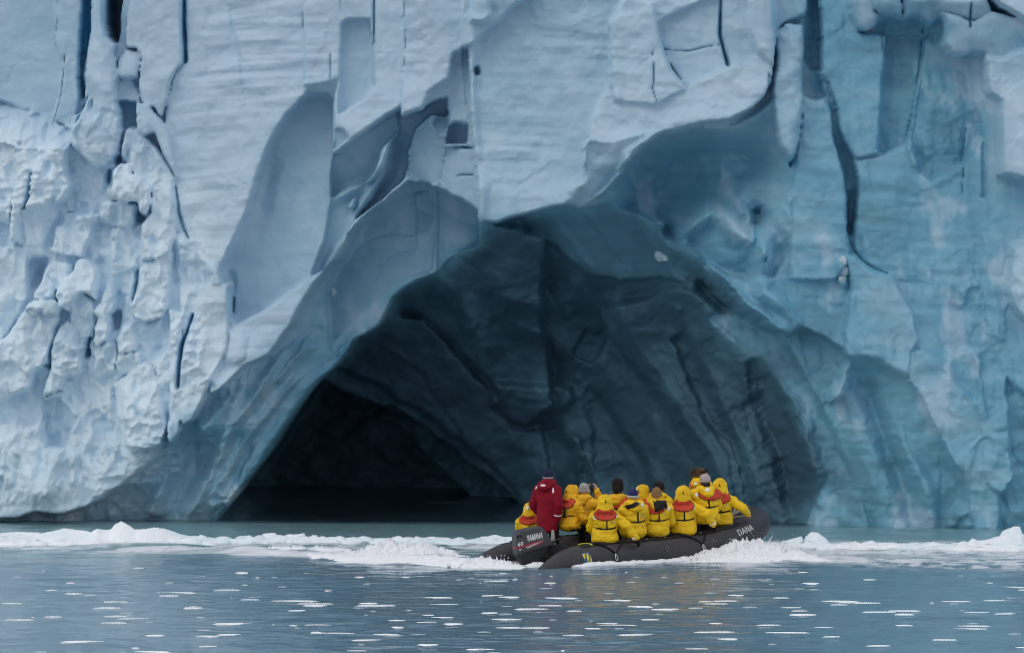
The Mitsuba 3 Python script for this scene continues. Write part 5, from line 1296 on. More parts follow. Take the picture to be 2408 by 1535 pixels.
def spray():
    rng = np.random.default_rng(8)
    bow_line = [(3.3, 118.55), (4.1, 118.9), (4.75, 119.2), (5.4, 119.5), (6.3, 119.6)]
    hts = [0.04, 0.20, 0.40, 0.32, 0.05]
    parts = [mound(bow_line, hts, 0.62, 3, 0.35), mound([(3.6, 118.3), (4.6, 118.6), (5.6, 118.9), (6.6, 119.0)], [0.02, 0.16, 0.15, 0.02], 0.6, 7, 0.3)]
    parts += tongues(bow_line, [0.05, 0.22, 0.40, 0.30, 0.08], 34, rng, (0.6, -0.5))
    parts += drops(4.8, 119.2, 0.30, [.5, .25, .10], 110, rng) + drops(5.9, 119.5, 0.25, [.6, .3, .16], 30, rng)
    put('bow_spray', trimesh.util.concatenate(parts), 'spray', smooth=70)
    tag('bow_spray', 'white spray thrown up by the bow of the inflatable boat', 'spray', kind='stuff')

    # where the near tube meets the sea
    s = np.linspace(0.75, 4.9, 150)
    lip = []
    for a in s:
        phi = np.linspace(-1.2, 0.8, 60)
        w = boat(on_tube(np.full(60, a), phi, 0.02))
        lip.append(w[np.argmin(np.abs(w[:, 2] - 0.035))])
    lip = np.array(lip) + [0.02, -0.03, 0]
    lip[:, 2] = 0.02 + 0.02 * meshkit.noise(np.stack([s * 7, s * 0, s * 0], -1), 6)
    rad = 0.030 + 0.045 * meshkit.fbm(np.stack([s * 5, s * 0, s * 0], -1), 3, seed=5) + 0.035 * np.clip(s - 3.3, 0, 2)
    rad[:12] *= np.linspace(0.1, 1, 12)
    foam_ = [sweep(lip, rad, 9), sweep(lip + [0.03, -0.09, -0.01], rad * 0.7, 9)]
    # froth round the stern and the tumbling wake
    foam_ += [mound([(-1.0, 117.35), (-0.45, 117.15), (0.05, 116.98), (0.32, 116.95)], [0.05, 0.20, 0.16, 0.02], 0.38, 11, 0.4, 120, 24),
              mound([(-3.9, 119.6), (-2.8, 119.2), (-1.9, 118.9), (-1.1, 118.3), (-0.6, 117.9)], [0.05, 0.24, 0.34, 0.20, 0.1], 0.75, 13, 0.5),
              mound([(-6.6, 120.9), (-5.0, 120.1), (-3.6, 119.1), (-2.0, 118.2), (-0.8, 117.5)], [0.03, 0.12, 0.16, 0.18, 0.14], 0.55, 15, 0.4),
              mound([(-5.5, 121.6), (-4.2, 121.0), (-3.0, 120.5)], [0.03, 0.18, 0.03], 0.5, 17, 0.4, 120, 24),
              mound([(0.25, 117.2), (0.45, 117.35), (0.75, 117.5)], [0.06, 0.1, 0.04], 0.2, 19, 0.5, 60, 14)]
    foam_ += tongues([(-1.0, 117.3), (-0.4, 117.1), (0.2, 116.97)], [0.08, 0.20, 0.10], 22, rng, (-0.2, 0.1))
    foam_ += tongues([(-3.4, 119.4), (-2.2, 119.0), (-1.0, 118.2)], [0.10, 0.28, 0.16], 22, rng, (-0.4, 0.1))
    foam_ += drops(-0.4, 117.1, 0.15, [.35, .12, .05], 40, rng)
    put('wake_foam', trimesh.util.concatenate(foam_), 'spray', smooth=70)
    tag('wake_foam', 'white foam along the near tube and tumbling behind the stern', 'foam', kind='stuff')


spray()

# ------------------------------------------------------------------ the people (their own axes: x to their right, y forward, z up from the seat)
YEL = ((0.80, 0.50, 0.012), (0.72, 0.40, 0.010))


def cloth(c1, c2, rough=0.75):
    return two(principled(mikit.proc(lambda p, n, uv: mix(c1, c2, smoothstep(0.3, 0.7, fbm(p.x * 7, p.y * 7, p.z * 7, 3)))), rough, 0.25, sheen=0.2))


scene['yellow_cloth'] = cloth((0.82, 0.53, 0.012), (0.70, 0.43, 0.010), 0.6)
scene['amber_cloth'] = cloth((0.76, 0.41, 0.012), (0.66, 0.34, 0.010), 0.6)
scene['red_coat'] = cloth((0.22, 0.003, 0.016), (0.17, 0.0025, 0.013), 0.85)
scene['vest_red'] = cloth((0.58, 0.065, 0.035), (0.48, 0.05, 0.03), 0.7)
scene['dark_cloth'] = cloth((0.010, 0.010, 0.012), (0.018, 0.018, 0.02), 0.85)
scene['strap_black'] = two(principled((0.008, 0.008, 0.009), 0.7, 0.2))
scene['reflector'] = two(principled((0.75, 0.75, 0.80), 0.4, 0.4))
scene['emblem_grey'] = two(principled((0.45, 0.40, 0.22), 0.6, 0.2))
scene['skin'] = two(principled((0.52, 0.30, 0.22), 0.5, 0.35))
scene['knit_navy'] = cloth((0.010, 0.014, 0.045), (0.02, 0.025, 0.06), 0.95)
scene['knit_blue'] = cloth((0.014, 0.020, 0.11), (0.03, 0.035, 0.09), 0.95)
scene['knit_tan'] = cloth((0.26, 0.15, 0.06), (0.20, 0.11, 0.045), 0.95)
scene['knit_grey'] = cloth((0.42, 0.42, 0.40), (0.28, 0.28, 0.27), 0.95)
scene['fur_grey'] = cloth((0.40, 0.33, 0.31), (0.27, 0.25, 0.24), 0.95)
scene['fur_black'] = cloth((0.010, 0.009, 0.009), (0.02, 0.016, 0.014), 0.95)
scene['hair_brown'] = cloth((0.10, 0.055, 0.030), (0.06, 0.032, 0.018), 0.6)


def elbow(sh, wr, upper, fore, out):
    """Where the elbow goes, given shoulder, wrist and the way it sticks out."""
    sh, wr, out = (np.asarray(a, float) for a in (sh, wr, out))
    d = wr - sh
    n = np.linalg.norm(d)
    lim = 0.985 * (upper + fore)
    if n > lim:
        wr = sh + d * lim / n
        d, n = wr - sh, lim
    a = (upper ** 2 - fore ** 2 + n * n) / (2 * n)
    h = math.sqrt(max(upper ** 2 - a * a, 1e-6))
    e = out - d * (out @ d) / (n * n)
    return sh + d * a / n + h * e / np.linalg.norm(e), wr


def hand(wr, fw, up, side, curl=0.5):
    """Palm, four bent fingers and a thumb as one solid; fw: along the fingers, up: back of the hand."""
    fw = np.asarray(fw, float) / np.linalg.norm(fw)
    up = np.asarray(up, float) - fw * (np.asarray(up, float) @ fw)
    up /= np.linalg.norm(up)
    rt = np.cross(fw, up) * side
    at = lambda a, b, c: wr + a * rt + b * fw + c * up
    out = hull(*[ball(at(a, b, 0), 0.017, 8) for a, b in ((-.025, .01), (.025, .01), (-.035, .085), (.035, .085))])
    for k, (a, ln) in enumerate(((-.033, .075), (-.011, .085), (.011, .08), (.033, .062))):
        p, ang = at(a, .088, 0), 0.25 * curl
        pts = [p]
        for seg in (.45, .32, .23):
            p = p + ln * seg * (math.cos(ang) * fw - math.sin(ang) * up)
            pts.append(p)
            ang += 0.75 * curl
        out += chain(pts, (.0105, .0100, .0092, .0080), 8)
    out += chain([at(-.028, .025, -.005), at(-.058, .05, -.015), at(-.066, .078, -.026)], (.014, .0115, .0095), 8)
    return out


def finish(man, length=0.04, relax=5, wrinkle=0.0, seed=0, freq=(7, 7, 11)):
    m = tm(man.refine_to_length(length))
    if relax:
        m = trimesh.Trimesh(m.vertices, m.faces, process=True)
        trimesh.smoothing.filter_taubin(m, 0.5, 0.53, relax)
    if wrinkle:
        v = np.array(m.vertices)
        n = np.array(m.vertex_normals)
        p = v * np.array(freq) + seed * 5.3
        w = (np.abs(meshkit.fbm(p, 3, seed=80 + seed) - 0.5) * 2 - 0.35) + 0.4 * (meshkit.fbm(v * np.array([4, 4, 22]) + seed, 2, seed=90 + seed) - 0.5)
        m = trimesh.Trimesh(v - n * (wrinkle * w)[:, None], m.faces, process=False)
    return m


def back_of(meshes):
    """The rear surface (smallest y) over (x, z), for things lying on it."""
    from scipy.spatial import cKDTree
    v = np.vstack([np.array(m.vertices) for m in meshes])
    n = np.vstack([np.array(m.vertex_normals) for m in meshes])
    v = v[n[:, 1] < 0.25]
    tree = cKDTree(v[:, [0, 2]])

    def f(x, z):
        d, i = tree.query(np.stack([np.ravel(x), np.ravel(z)], -1), k=8)
        y = v[i, 1]
        front = y.min(1, keepdims=True)
        w = np.exp(-(d / 0.03) ** 2) * (y < front + 0.05) + 1e-9
        return ((w * y).sum(1) / w.sum(1)).reshape(np.shape(x))
    return f


def draped(grid, back, lift, thick=0.02):
    """A closed piece of cloth lying on the back; grid (ny, nx, 2) holds x and z."""
    x, z = grid[..., 0], grid[..., 1]
    y = back(x, z)
    ny, nx = x.shape
    outer = np.stack([x, y - lift, z], -1).reshape(-1, 3)
    inner = np.stack([x, y - lift + thick, z], -1).reshape(-1, 3)
    return slab(outer, inner, ny, nx)


def strip(pts, width, n=14):
    p = curve([(a, b, 0) for a, b in pts], n)[:, :2] if len(pts) > 2 else np.linspace(pts[0], pts[1], n)
    t = np.gradient(p, axis=0)
    t /= np.linalg.norm(t, axis=1, keepdims=True)
    nrm = np.stack([-t[:, 1], t[:, 0]], -1) * width / 2
    return np.stack([p - nrm, p, p + nrm], 1)


def patch(cx, cz, w, h, tilt):
    u, v = np.meshgrid(np.linspace(-w / 2, w / 2, 5), np.linspace(-h / 2, h / 2, 5))
    c, s = math.cos(tilt), math.sin(tilt)
    return np.stack([cx + c * u - s * v, cz + s * u + c * v], -1)


def collar_grid(cx, top, bottom, half):
    s, t = np.meshgrid(np.linspace(-1, 1, 17), np.linspace(0, 1, 9))
    z = top + (bottom - top) * t * (1 - 0.30 * np.abs(s) ** 2.5) + 0.03 * np.abs(s) ** 2 * (1 - t)
    x = cx + s * half * (0.55 + 0.45 * np.sin(np.clip(t * 1.5, 0, 1) * np.pi / 2)) * np.where(t > 0.85, 0.93, 1.0)
    return np.stack([x, z], -1)


EMBLEM = [(math.cos(a), math.sin(a)) for a in np.linspace(0.5, 2 * np.pi, 17)]


def person(qx, qtop, v, face, label, jacket='yellow_cloth', hood='up', hat=None, hands=(None, None), collar=True, seat=None, head=0.0, lean=(0.0, 0.0), nominal=None,
           patches=(), straps=True, gloves=False, legs='sit', wide=1.0, seed=0, group='passengers in yellow jackets', emblem=True, lining=None, hood_shift=0.0, u=None):
    """One figure seen in the photograph at qx with the top of the head at qtop, v metres to port in the boat."""
    # where along the boat
    px = qx / 2.35156
    if u is None:
        us = np.linspace(0.3, 6.3, 600)
        w = boat(np.stack([us, us * 0 + v, us * 0 + 0.9], -1))
        u = float(np.interp(px, 512 + F * w[:, 0] / w[:, 1], us))
    tubew = float(np.interp(u, [p[0] for p in HALF], [p[2] for p in HALF])) + TUBE_R - 0.03
    base_ = boat((u, v, tubew))
    ztop = H - (qtop / 2.35156 - YH) / F * base_[1]
    if nominal is None:
        nominal = {'up': 0.935}.get(hood, 0.905)
    sc = 1.0
    if seat is None:
        sc = float(np.clip((ztop - base_[2]) / nominal, 0.93, 1.10))
    base_[2] = ztop - nominal * sc
    R = rotation('z', math.radians(face - 90))
    world = lambda p: (np.asarray(p, float) * sc) @ R.T + base_
    K = new_thing('person')
    tag(K, label, 'person', group)

    def add(name, mesh, mat, smooth=60, parent=None):
        return put(f'{parent or K}__{name}', moved(mesh, world), mat, smooth=smooth)

    lx, ly = lean
    tilt = lambda p: np.array([p[0] + lx * p[2], p[1] + ly * p[2], p[2]])
    sh = [tilt((s * 0.205 * wide, 0.0, 0.505)) for s in (-1, 1)]
    rest = [(-0.10, 0.33, 0.17), (0.12, 0.33, 0.16)]
    wr, el = [], []
    for k in (0, 1):
        target = hands[k] if hands[k] is not None else rest[k]
        s = -1 if k == 0 else 1
        e, w_ = elbow(sh[k], target, 0.30, 0.27, (s * 0.8, -0.25, -0.5) if target[2] < 0.6 else (s * 0.2, 0.15, -1.0))
        el.append(e)
        wr.append(w_)
    wide = wide * 1.05
    neck, hc = tilt((0, 0.015, 0.61)), tilt((0, 0.03, 0.745))
    if legs == 'sit':
        hip, knee, ank, toe = ((0.11, 0.06, 0.09), (0.14, 0.45, 0.12), (0.13, 0.50, -0.30), (0.14, 0.64, -0.37))
    else:
        hip, knee, ank, toe = ((0.10, 0.0, 0.05), (0.11, 0.06, -0.36), (0.11, 0.0, -0.74), (0.12, 0.13, -0.80))
    leg = [[np.array(p) * [s, 1, 1] for p in (hip, knee, ank, toe)] for s in (-1, 1)]
    # the body itself: one continuous figure
    ca, sa = math.cos(math.radians(head)), math.sin(math.radians(head))
    hd = lambda a, b, c: hc + np.array([ca * a - sa * b, sa * a + ca * b, c])     # head turned to its left by 'head' degrees
    bod = hull(ball((0, 0.02, 0.12), (0.165, 0.12, 0.10)), ball(tilt((0, 0.02, 0.30)), (0.14, 0.10, 0.08)))
    bod += hull(ball(tilt((0, 0.02, 0.30)), (0.14, 0.10, 0.08)), ball(sh[0], 0.06), ball(sh[1], 0.06), ball(tilt((0, 0.02, 0.45)), (0.16, 0.11, 0.1)))
    bod += hull(ball(sh[0] * 0.6 + neck * 0.4, 0.05), ball(sh[1] * 0.6 + neck * 0.4, 0.05), ball(neck, 0.055)) + hull(ball(neck, 0.055), ball(hd(0, -0.01, -0.06), 0.058))
    bod += hull(ball(hd(0, -0.015, 0.02), (0.076, 0.092, 0.098)), ball(hd(0, 0.045, -0.07), (0.045, 0.04, 0.04)), ball(hd(0, 0.05, 0.01), (0.06, 0.05, 0.05)))
    bod += hull(ball(hd(0, 0.095, 0.02), 0.010, 8), ball(hd(0, 0.112, -0.022), 0.014, 8)) + hull(ball(hd(-0.022, 0.088, -0.062), 0.009, 8), ball(hd(0.022, 0.088, -0.062), 0.009, 8))
    for s in (-1, 1):
        bod += hull(ball(hd(s * 0.076, -0.01, 0.012), (0.010, 0.018, 0.028), 8), ball(hd(s * 0.080, -0.016, -0.012), (0.010, 0.014, 0.02), 8))
        bod += ball(hd(s * 0.032, 0.088, 0.028), (0.015, 0.012, 0.010), 8)
    for k in (0, 1):
        s = -1 if k == 0 else 1
        bod += chain([sh[k], el[k], wr[k]], (0.055, 0.043, 0.031), 12)
        d = wr[k] - el[k]
        bod += hand(wr[k], d / np.linalg.norm(d) + np.array([0, 0.25, -0.1]), (s * 0.3, 0.1, 1.0), s, 0.9)
        bod += chain(leg[k], (0.085, 0.062, 0.045, 0.035), 12)
    body = add('body', tm(bod), 'skin', 50)
    # parka
    pk = hull(ball(tilt((0, 0.005, 0.08)), (0.235 * wide, 0.19, 0.11)), ball(tilt((0, 0.01, 0.17)), (0.232 * wide, 0.18, 0.09)))
    pk += hull(ball(tilt((0, 0.01, 0.17)), (0.232 * wide, 0.18, 0.09)), ball(tilt((0, 0.015, 0.30)), (0.205 * wide, 0.155, 0.06)))
    pk += hull(ball(tilt((0, 0.015, 0.30)), (0.205 * wide, 0.155, 0.06)), ball(tilt((0, 0.01, 0.44)), (0.235 * wide, 0.165, 0.09)))
    pk += hull(ball(tilt((0, 0.01, 0.44)), (0.235 * wide, 0.165, 0.09)), ball(sh[0] - [0, 0, .01], 0.098), ball(sh[1] - [0, 0, .01], 0.098), ball(neck, 0.092))
    for k in (0, 1):
        d = (wr[k] - el[k]) / np.linalg.norm(wr[k] - el[k])
        pk += chain([sh[k], el[k], wr[k] - 0.005 * d], (0.090, 0.074, 0.056), 14)
    if legs == 'sit':
        pk += hull(ball((-0.11, 0.12, 0.12), 0.12), ball((0.11, 0.12, 0.12), 0.12), ball((0, 0.02, 0.12), (0.22, 0.16, 0.10)))
    parka = finish(pk, 0.026, 4, 0.062, seed, (5, 5, 8.5))
    pkey = add('parka', parka, jacket, 75)
    rear, lin = [parka], []
    # trousers and boots
    for k in (0, 1):
        pass
    tro = hull(ball((-0.1, 0.05, 0.08), 0.11), ball((0.1, 0.05, 0.08), 0.11))
    for k in (0, 1):
        tro += chain(leg[k][:3], (0.115, 0.092, 0.072), 14)
    add('trousers', finish(tro, 0.06, 3, 0.012, seed + 3), 'dark_cloth', 70)
    for k in (0, 1):
        a, t_ = leg[k][2], leg[k][3]
        add('boot', tm(hull(ball(a, 0.075, 12), ball(a + (t_ - a) * 0.4 - [0, 0, .03], 0.06, 12), ball(t_, 0.05, 12))), 'black_rubber', 50)
    # hood
    if hood == 'up':
        hs = hood_shift
        o1 = hull(ball(hd(0, -0.02, 0.025), (0.140, 0.150, 0.145), 24), ball(hd(0.012, -0.085, 0.135), (0.06, 0.05, 0.04), 16), ball(hd(0, 0.05, 0.07), (0.118, 0.08, 0.10), 20))
        o2 = hull(ball(hd(0, -0.03, -0.03), (0.142, 0.145, 0.09), 24), ball(tilt((0, -0.02, 0.60)), (0.175, 0.130, 0.05), 20))
        inner = hull(ball(hd(0, -0.005, 0.02), (0.100, 0.110, 0.118), 20), ball(hd(0, 0.20, 0.0), (0.085, 0.05, 0.11), 20), ball(hd(0, 0.02, -0.10), (0.08, 0.09, 0.05), 16))
        hm = finish((o1 + o2) - inner, 0.025, 3, 0.030, seed + 7, (9, 9, 9))
        hk = add('hood', hm, jacket, 75)
        rear.append(hm)
        cord = back_of([hm])
        add('cord_toggle', draped(strip([(hd(0, 0, 0)[0] + 0.002, hc[2] + 0.085), (hd(0, 0, 0)[0] + 0.006, hc[2] + 0.03)], 0.014, 6), cord, 0.012), 'strap_black', False, hk)
        add('cord_toggle', draped(strip([(hd(0, 0, 0)[0] - 0.02, hc[2] + 0.03), (hd(0, 0, 0)[0] + 0.03, hc[2] + 0.036)], 0.012, 6), cord, 0.012), 'strap_black', False, hk)
    elif hood == 'down':
        x0 = hood_shift
        hm = hull(ball(tilt((x0 - 0.11, -0.05, 0.63)), (0.07, 0.07, 0.055)), ball(tilt((x0 + 0.11, -0.05, 0.63)), (0.07, 0.07, 0.055)), ball(tilt((x0, -0.15, 0.585)), (0.13, 0.075, 0.07)))
        hm += hull(ball(tilt((x0 - 0.13, 0.0, 0.61)), 0.055), ball(tilt((x0 + 0.13, 0.0, 0.61)), 0.055), ball(tilt((x0, -0.19, 0.53)), (0.10, 0.05, 0.06)))
        hm = finish(hm, 0.025, 3, 0.034, seed + 7, (9, 9, 9))
        hk = add('hood', hm, jacket, 75)
        rear.append(hm)
        if lining and len(lining) == 4:
            c = np.array(lining, float)
            a_, b_ = np.meshgrid(np.linspace(0, 1, 9), np.linspace(0, 1, 9))
            a_, b_ = a_[..., None], b_[..., None]
            g4 = (c[0] * (1 - a_) + c[1] * a_) * (1 - b_) + (c[3] * (1 - a_) + c[2] * a_) * b_
            lm = draped(g4, back_of([parka, hm]), 0.03, 0.03)
            lm = trimesh.Trimesh(lm.vertices + 0.012 * (meshkit.fbm(np.array(lm.vertices) * 12, 2, seed=seed) - 0.5)[:, None], lm.faces, process=False)
            add('hood_lining', lm, 'dark_cloth', 60, hk)
            lin = [lm]
        elif lining:
            lc, lr = lining
            lm = finish(hull(ball(tilt((lc[0], lc[1], lc[2])), lr), ball(tilt((lc[0] + 0.02, lc[1] + 0.05, lc[2] + 0.05)), (lr[0] * .8, lr[1] * .8, lr[2] * .6))), 0.03, 3, 0.012, seed)
            add('hood_lining', lm, 'dark_cloth', 75, hk)
            lin = [lm]
    under = back_of([parka] if hood == 'down' else rear)
    back = back_of(rear)
    # life vest: collar on the shoulders, webbing below
    if collar:
        top = 0.625 if hood == 'up' else 0.60
        cg = collar_grid(collar if not isinstance(collar, bool) else 0.0, top, 0.445 if hood == 'up' else 0.415, 0.20 * wide)
        cg[..., 0] += lx * cg[..., 1]
        vest = add('life_vest', draped(cg, under, 0.030, 0.05), 'vest_red', 60)
        rim_ = np.concatenate([cg[:, 0], cg[-1, 1:], cg[::-1, -1][1:]])
        edge = np.stack([rim_[:, 0], under(rim_[:, 0], rim_[:, 1]) - 0.022, rim_[:, 1]], -1)
        add('piping', sweep(edge, 0.008, 6), 'strap_black', 60, vest)
    if straps:
        belt = [(-0.20 * wide, 0.305), (-0.1, 0.285), (0, 0.28), (0.1, 0.285), (0.20 * wide, 0.31)]
        belt = [(a + lx * b, b) for a, b in belt]
        add('belt', draped(strip(belt, 0.026, 22), under, 0.014), 'strap_black', 60)
        add('strap', draped(strip([(0.02 + lx * .45, 0.47), (0.03 + lx * .38, 0.38), (0.028 + lx * .28, 0.265)], 0.022, 12), under, 0.016), 'strap_black', 60)
    back = back_of(rear + lin)
    if emblem:
        ring = np.array([(0.125 + lx * .42 + 0.020 * a, 0.405 + 0.022 * b) for a, b in EMBLEM])
        add('emblem', sweep(np.stack([ring[:, 0], back(ring[:, 0], ring[:, 1]) - 0.004, ring[:, 1]], -1), 0.006, 5), 'emblem_grey', False, pkey)
    for (cx, cz, w_, h_, tl) in patches:
        add('reflective_patch', draped(patch(cx, cz, w_, h_, tl), back, 0.010), 'reflector', False)
    # headgear
    if hat:
        kind, mat = hat[0], hat[1]
        if kind == 'beanie':
            cap = ball(hd(0, -0.015, 0.045), (0.094, 0.108, 0.112), 24).split_by_plane([0, 0, 1.0], hc[2] - 0.01)[0]
            hm = finish(cap, 0.02, 3, 0.006, seed, (20, 20, 30))
            hk = add('hat', hm, mat, 70)
            t_ = np.linspace(0, 2 * np.pi, 33)[:-1]
            ring = np.array([hd(0.094 * math.cos(a), -0.015 + 0.108 * math.sin(a), 0.004) for a in t_])
            add('hat_brim', sweep(ring, 0.022, 8, closed=True), hat[2] if len(hat) > 2 else mat, 70, hk)
        elif kind == 'fur':
            hgt = hat[2] if len(hat) > 2 else 0.11
            cap = hull(ball(hd(0, -0.02, 0.03), (0.108, 0.118, 0.06), 20), ball(hd(0, -0.03, hgt), (0.095, 0.10, 0.07), 20))
            add('hat', finish(cap, 0.018, 3, 0.022, seed, (26, 26, 26)), mat, 70)
            if len(hat) > 3:
                add('hair', finish(hull(ball(hd(0, -0.045, -0.02), (0.088, 0.07, 0.06), 16), ball(hd(0, -0.05, -0.06), (0.075, 0.055, 0.05), 16)), 0.02, 2, 0.012, seed, (20, 20, 20)), hat[3], 70)
        elif kind == 'hair':
            hm = hull(ball(hd(0, -0.03, 0.035), (0.092, 0.095, 0.10), 20), ball(hd(0, -0.06, -0.05), (0.075, 0.06, 0.06), 16))
            rng = np.random.default_rng(4)
            for q_ in range(26):
                a = rng.uniform(-0.9, 0.9)
                st = hd(0.07 * a, -0.07 - 0.02 * rng.random(), rng.uniform(-0.06, 0.11))
                b1 = st + R.T @ np.array([-0.07 - 0.04 * rng.random(), -0.01, rng.uniform(-0.05, 0.05)])
                b2 = b1 + R.T @ np.array([-0.05 - 0.07 * rng.random(), 0.0, rng.uniform(-0.10, 0.02)])
                hm += chain([st, b1, b2], (0.026, 0.016, 0.004), 8)
            add('hair', tm(hm), mat, 60)
            t_ = np.linspace(0, 2 * np.pi, 33)[:-1]
            ring = np.array([hd(0.090 * math.cos(a), 0.0 + 0.098 * math.sin(a), 0.055 + 0.02 * math.sin(a)) for a in t_])
            add('headband', sweep(ring, 0.026, 8, closed=True), 'strap_black', 70)
    elif hood != 'up':
        add('hair', finish(hull(ball(hd(0, -0.025, 0.03), (0.088, 0.098, 0.098), 20), ball(hd(0, -0.05, -0.04), (0.075, 0.06, 0.05), 16)), 0.02, 2, 0.008, seed, (20, 20, 20)), 'hair_brown', 70)
    # gloves and cuffs
    for k in (0, 1):
        if hands[k] is None or gloves in (False, None):
            continue
        s = -1 if k == 0 else 1
        d = (wr[k] - el[k]) / np.linalg.norm(wr[k] - el[k])
        g = hand(wr[k], d + np.array([0, 0.25, -0.1]), (s * 0.3, 0.1, 1.0), s, 0.9).to_mesh()
        gm = trimesh.Trimesh(np.array(g.vert_properties[:, :3], float), np.array(g.tri_verts), process=True)
        add('glove', trimesh.Trimesh(gm.vertices + 0.008 * gm.vertex_normals, gm.faces, process=False), 'strap_black', 60)
        cuff = np.array([wr[k] - d * 0.055, wr[k] - d * 0.015])
        add('cuff_band', sweep(cuff, 0.071, 14), 'reflector', 40)
    return K, world, wr


G = 'passengers in yellow jackets'
# far side, stern to bow
person(1243, 1180, 0.95, 80, 'passenger in yellow hood mostly hidden behind the standing person in red', seed=1, patches=[(-0.02, 0.82, 0.07, 0.06, 0.1)], emblem=True)
P3, W3, H3 = person(1371, 1134, 0.75, 62, 'passenger in a grey knit hat raising a small camera', jacket='amber_cloth', hood='down', hat=('beanie', 'knit_grey'), seed=2, hands=((-0.06, 0.24, 0.73), (0.17, 0.22, 0.74)),
                    lining=((0.0, -0.14, 0.60), (0.09, 0.06, 0.05)), head=0, collar=False)
person(1449, 1121, 0.80, 72, 'passenger in a tall black fur hat with folded yellow hood', jacket='amber_cloth', hood='down', hat=('fur', 'fur_black', 0.16, 'fur_black'), seed=3, nominal=1.0, patches=[(-0.09, 0.60, 0.07, 0.05, -0.1)], lean=(0.0, 0.08), collar=0.05)
person(1508, 1137, 0.92, 60, 'passenger in yellow hood half hidden behind the tan knit hat', seed=4, patches=[(-0.05, 0.86, 0.05, 0.04, 0.1), (-0.10, 0.56, 0.09, 0.045, 0.0)], collar=0.06)
person(1548, 1131, 0.60, 70, 'passenger in a dark brown fur hat behind the tan knit hat', hood='down', hat=('fur', 'fur_black', 0.09), seed=5, collar=0.0)
person(1649, 1093, 0.30, 42, 'tallest passenger, with windblown brown hair and a black headband', hood='down', hat=('hair', 'hair_brown'), seed=6, seat='stand', legs='stand', nominal=0.93, head=-15, patches=[(0.05, 0.56, 0.05, 0.045, 0.1)])
# by the stern
person(1335, 1138, 0.0, 40, 'hooded passenger sitting sideways next to the person in red', jacket='amber_cloth', seed=7, seat='box', head=10, hands=((-0.05, 0.34, 0.20), (0.16, 0.36, 0.12)), patches=[(0.12, 0.53, 0.10, 0.05, 0.3)], lean=(0.0, 0.10), gloves=False, collar=0.02)
# near side, stern to bow
person(1421, 1160, -1.0, 92, 'hooded passenger with a wide red collar, nearest the motor on the near side', seed=8, hands=(None, (0.60, -0.05, 0.07)), patches=[(-0.195, 0.50, 0.06, 0.07, -0.25), (0.20, 0.52, 0.05, 0.05, 0.5)], gloves=True)
person(1488, 1147, -1.0, 112, 'passenger in a blue knit hat with pale band', hood='down', hat=('beanie', 'knit_blue', 'knit_grey'), seed=9, lining=((-0.22, 0.575), (-0.03, 0.665), (0.03, 0.63), (-0.16, 0.52)), patches=[(0.10, 0.60, 0.08, 0.06, 0.35)], collar=False, hood_shift=0.0)
person(1543, 1144, -1.0, 94, 'passenger in a tan knit hat with black hood lining', hood='down', hat=('beanie', 'knit_tan'), seed=10, lining=((-0.09, 0.67), (0.17, 0.665), (0.19, 0.52), (-0.05, 0.445)), patches=[(0.215, 0.50, 0.045, 0.07, -0.3)], collar=-0.07)
person(1605, 1139, -1.0, 88, 'hooded passenger with a wide red collar and a gloved right hand on the rope', seed=11, hands=(None, (0.56, 0.0, 0.20)), patches=[(0.19, 0.52, 0.06, 0.05, -0.5)], gloves=True)
person(1657, 1113, -1.0, 106, 'broad passenger in a grey fur cap near the bow', hood='down', hat=('fur', 'fur_grey', 0.085, 'fur_black'), seed=12, wide=1.12, patches=[(-0.20, 0.52, 0.06, 0.06, 0.4), (-0.02, 0.62, 0.09, 0.05, 0.4)], collar=0.07, lining=((0.0, -0.10, 0.68), (0.07, 0.04, 0.03)))
person(1692, 1122, -0.72, 84, 'hooded passenger with a red collar, foremost at the bow', seed=13, hands=(None, (0.52, 0.16, 0.24)), gloves=False)


def camera():
    k = new_thing('compact_camera')
    c = (H3[0] + H3[1]) / 2 + [0.0, 0.07, 0.03]
    m = tm(hull(*[ball(c + [a, b, d], 0.008, 8) for a in (-0.05, 0.05) for b in (-0.012, 0.012) for d in (-0.03, 0.03)]))
    put(f'{k}__camera_body', moved(m, W3), 'cowl_dark', smooth=40)
    ln = trimesh.creation.cylinder(0.024, 0.04, sections=16)
    ln.apply_transform(trimesh.transformations.rotation_matrix(np.pi / 2, [1, 0, 0]))
    ln.apply_translation(c + [0, 0.035, 0])
    put(f'{k}__lens', moved(ln, W3), 'black_rubber', smooth=40)
    tag(k, 'small dark camera held up by the passenger in the grey knit hat', 'camera')


camera()


